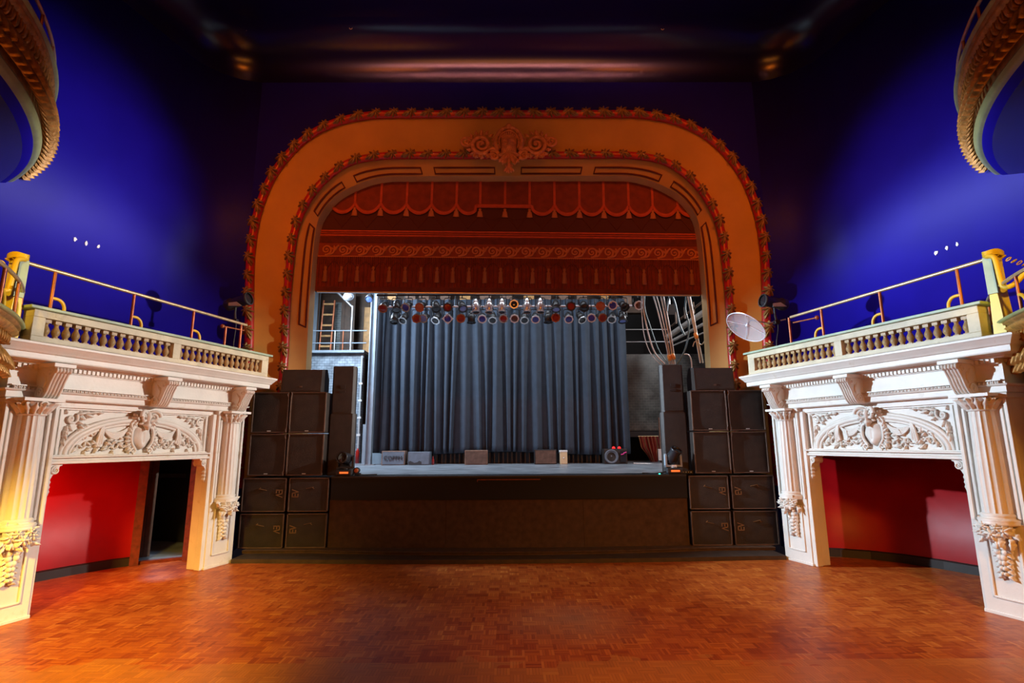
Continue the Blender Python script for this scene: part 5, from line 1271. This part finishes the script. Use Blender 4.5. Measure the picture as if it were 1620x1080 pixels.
# ================================================================ LIGHT
def area(name, loc, target, size, power, color, sizey=None, spread=180):
    l = bpy.data.lights.new(name, 'AREA'); l.energy = power; l.color = color; l.size = size; l.spread = R(spread)
    if sizey: l.shape = 'RECTANGLE'; l.size_y = sizey
    o = bpy.data.objects.new(name, l); col.objects.link(o); o.location = loc
    o.rotation_euler = (Vector(target) - Vector(loc)).to_track_quat('-Z', 'Y').to_euler(); return o
def spot(name, loc, target, ang, power, color, blend=.4, rad=.25):
    l = bpy.data.lights.new(name, 'SPOT'); l.energy = power; l.color = color; l.spot_size = R(ang); l.spot_blend = blend; l.shadow_soft_size = rad
    o = bpy.data.objects.new(name, l); col.objects.link(o); o.location = loc
    o.rotation_euler = (Vector(target) - Vector(loc)).to_track_quat('-Z', 'Y').to_euler(); return o
w = bpy.data.worlds.new('world'); sc.world = w; w.use_nodes = True
w.node_tree.nodes['Background'].inputs[0].default_value = (.10, .08, .12, 1); w.node_tree.nodes['Background'].inputs[1].default_value = .05
# cross lights from one balcony to the other
LL = at(375, 478, 10.2) + Vector((.42, -.10, .0)); LR = at(1226, 479, 10.0) + Vector((-.42, -.10, .0))
spot('cross_light_to_left', LR, (-5.7, 8.2, 2.7), 46, 3300, (1, .93, .84), .5, .10)
spot('cross_light_to_right', LL, (5.7, 8.2, 2.7), 46, 6000, (.66, .84, 1), .5, .10)
# unseen spots added in mid-air to brighten the side walls
spot('wall_wash_left', (4.9, 7.0, 5.9), (-7.9, 8.5, 6.7), 27, 4000, (.85, .85, 1), 1, .3)
spot('wall_wash_right', (-4.9, 7.0, 5.9), (7.9, 8.5, 6.2), 27, 3200, (.85, .85, 1), 1, .3)
# house amber floods from the rear; cove and newel lights are added
for q in (-1, 1): area('amber_flood', (q*3.2, 2.5, 10.5), (q*4.6, 11.3, 6.6), 1.6, 50, (1, .19, .012), .7, 64)
area('hall_glow', (0, -5.5, 4.6), (0, 8, 4.4), 7, 135, (1, .28, .03), 1.5, 110)
spot('amber_side_left', (-3.4, -1.0, 4.6), (-4.9, 4.6, .0), 50, 8000, (1, .62, .10), .9, .4)
spot('amber_side_right', (3.2, -2.0, 5.6), (3.4, 5.0, .0), 55, 3000, (1, .40, .05), .9, .4)
area('cove_stripe_light', (0, -3.0, 8.2), (0, 11.3, 13.2), 8, 60, (1, .30, .30), .12, 24)  # unseen strip light added to draw the pink stripe on the cove
spot('amber_corner_left', (-2.6, -1.0, 5.6), (-6.45, 6.5, 4.15), 12, 2600, (1, .66, .07), .7, .15)  # unseen narrow spot added to yellow the left newel post
spot('amber_corner_right', (2.6, -1.0, 5.6), (6.45, 6.5, 4.15), 12, 2200, (1, .62, .07), .7, .15)  # same added spot for the right newel post
# stage working lights
area('work_light_left', (-5.6, 14.2, 6.8), (0, 16.5, 2.5), 1.6, 640, (.66, .82, 1))
area('work_light_top', (0, 13.0, 8.2), (0, 15.5, 1.5), 5, 130, (.80, .90, 1), 1.2)
area('work_light_right', (6.2, 13.6, 6.2), (-4.5, 12.4, 4.2), 1.2, 260, (.95, .97, 1))
# lobbies
spot('lobby_lamp_left', side_world(-1, .6, -.9, 1.88), side_world(-1, 1.2, -1.6, .4), 150, 120, (1, .14, .07), .8, .1)
spot('corridor_lamp', side_world(-1, 3.55, -2.3, 1.7), side_world(-1, 2.75, -1.05, 0), 38, 110, (.75, .85, 1), .3, .08)
sc.view_settings.exposure = 0.0
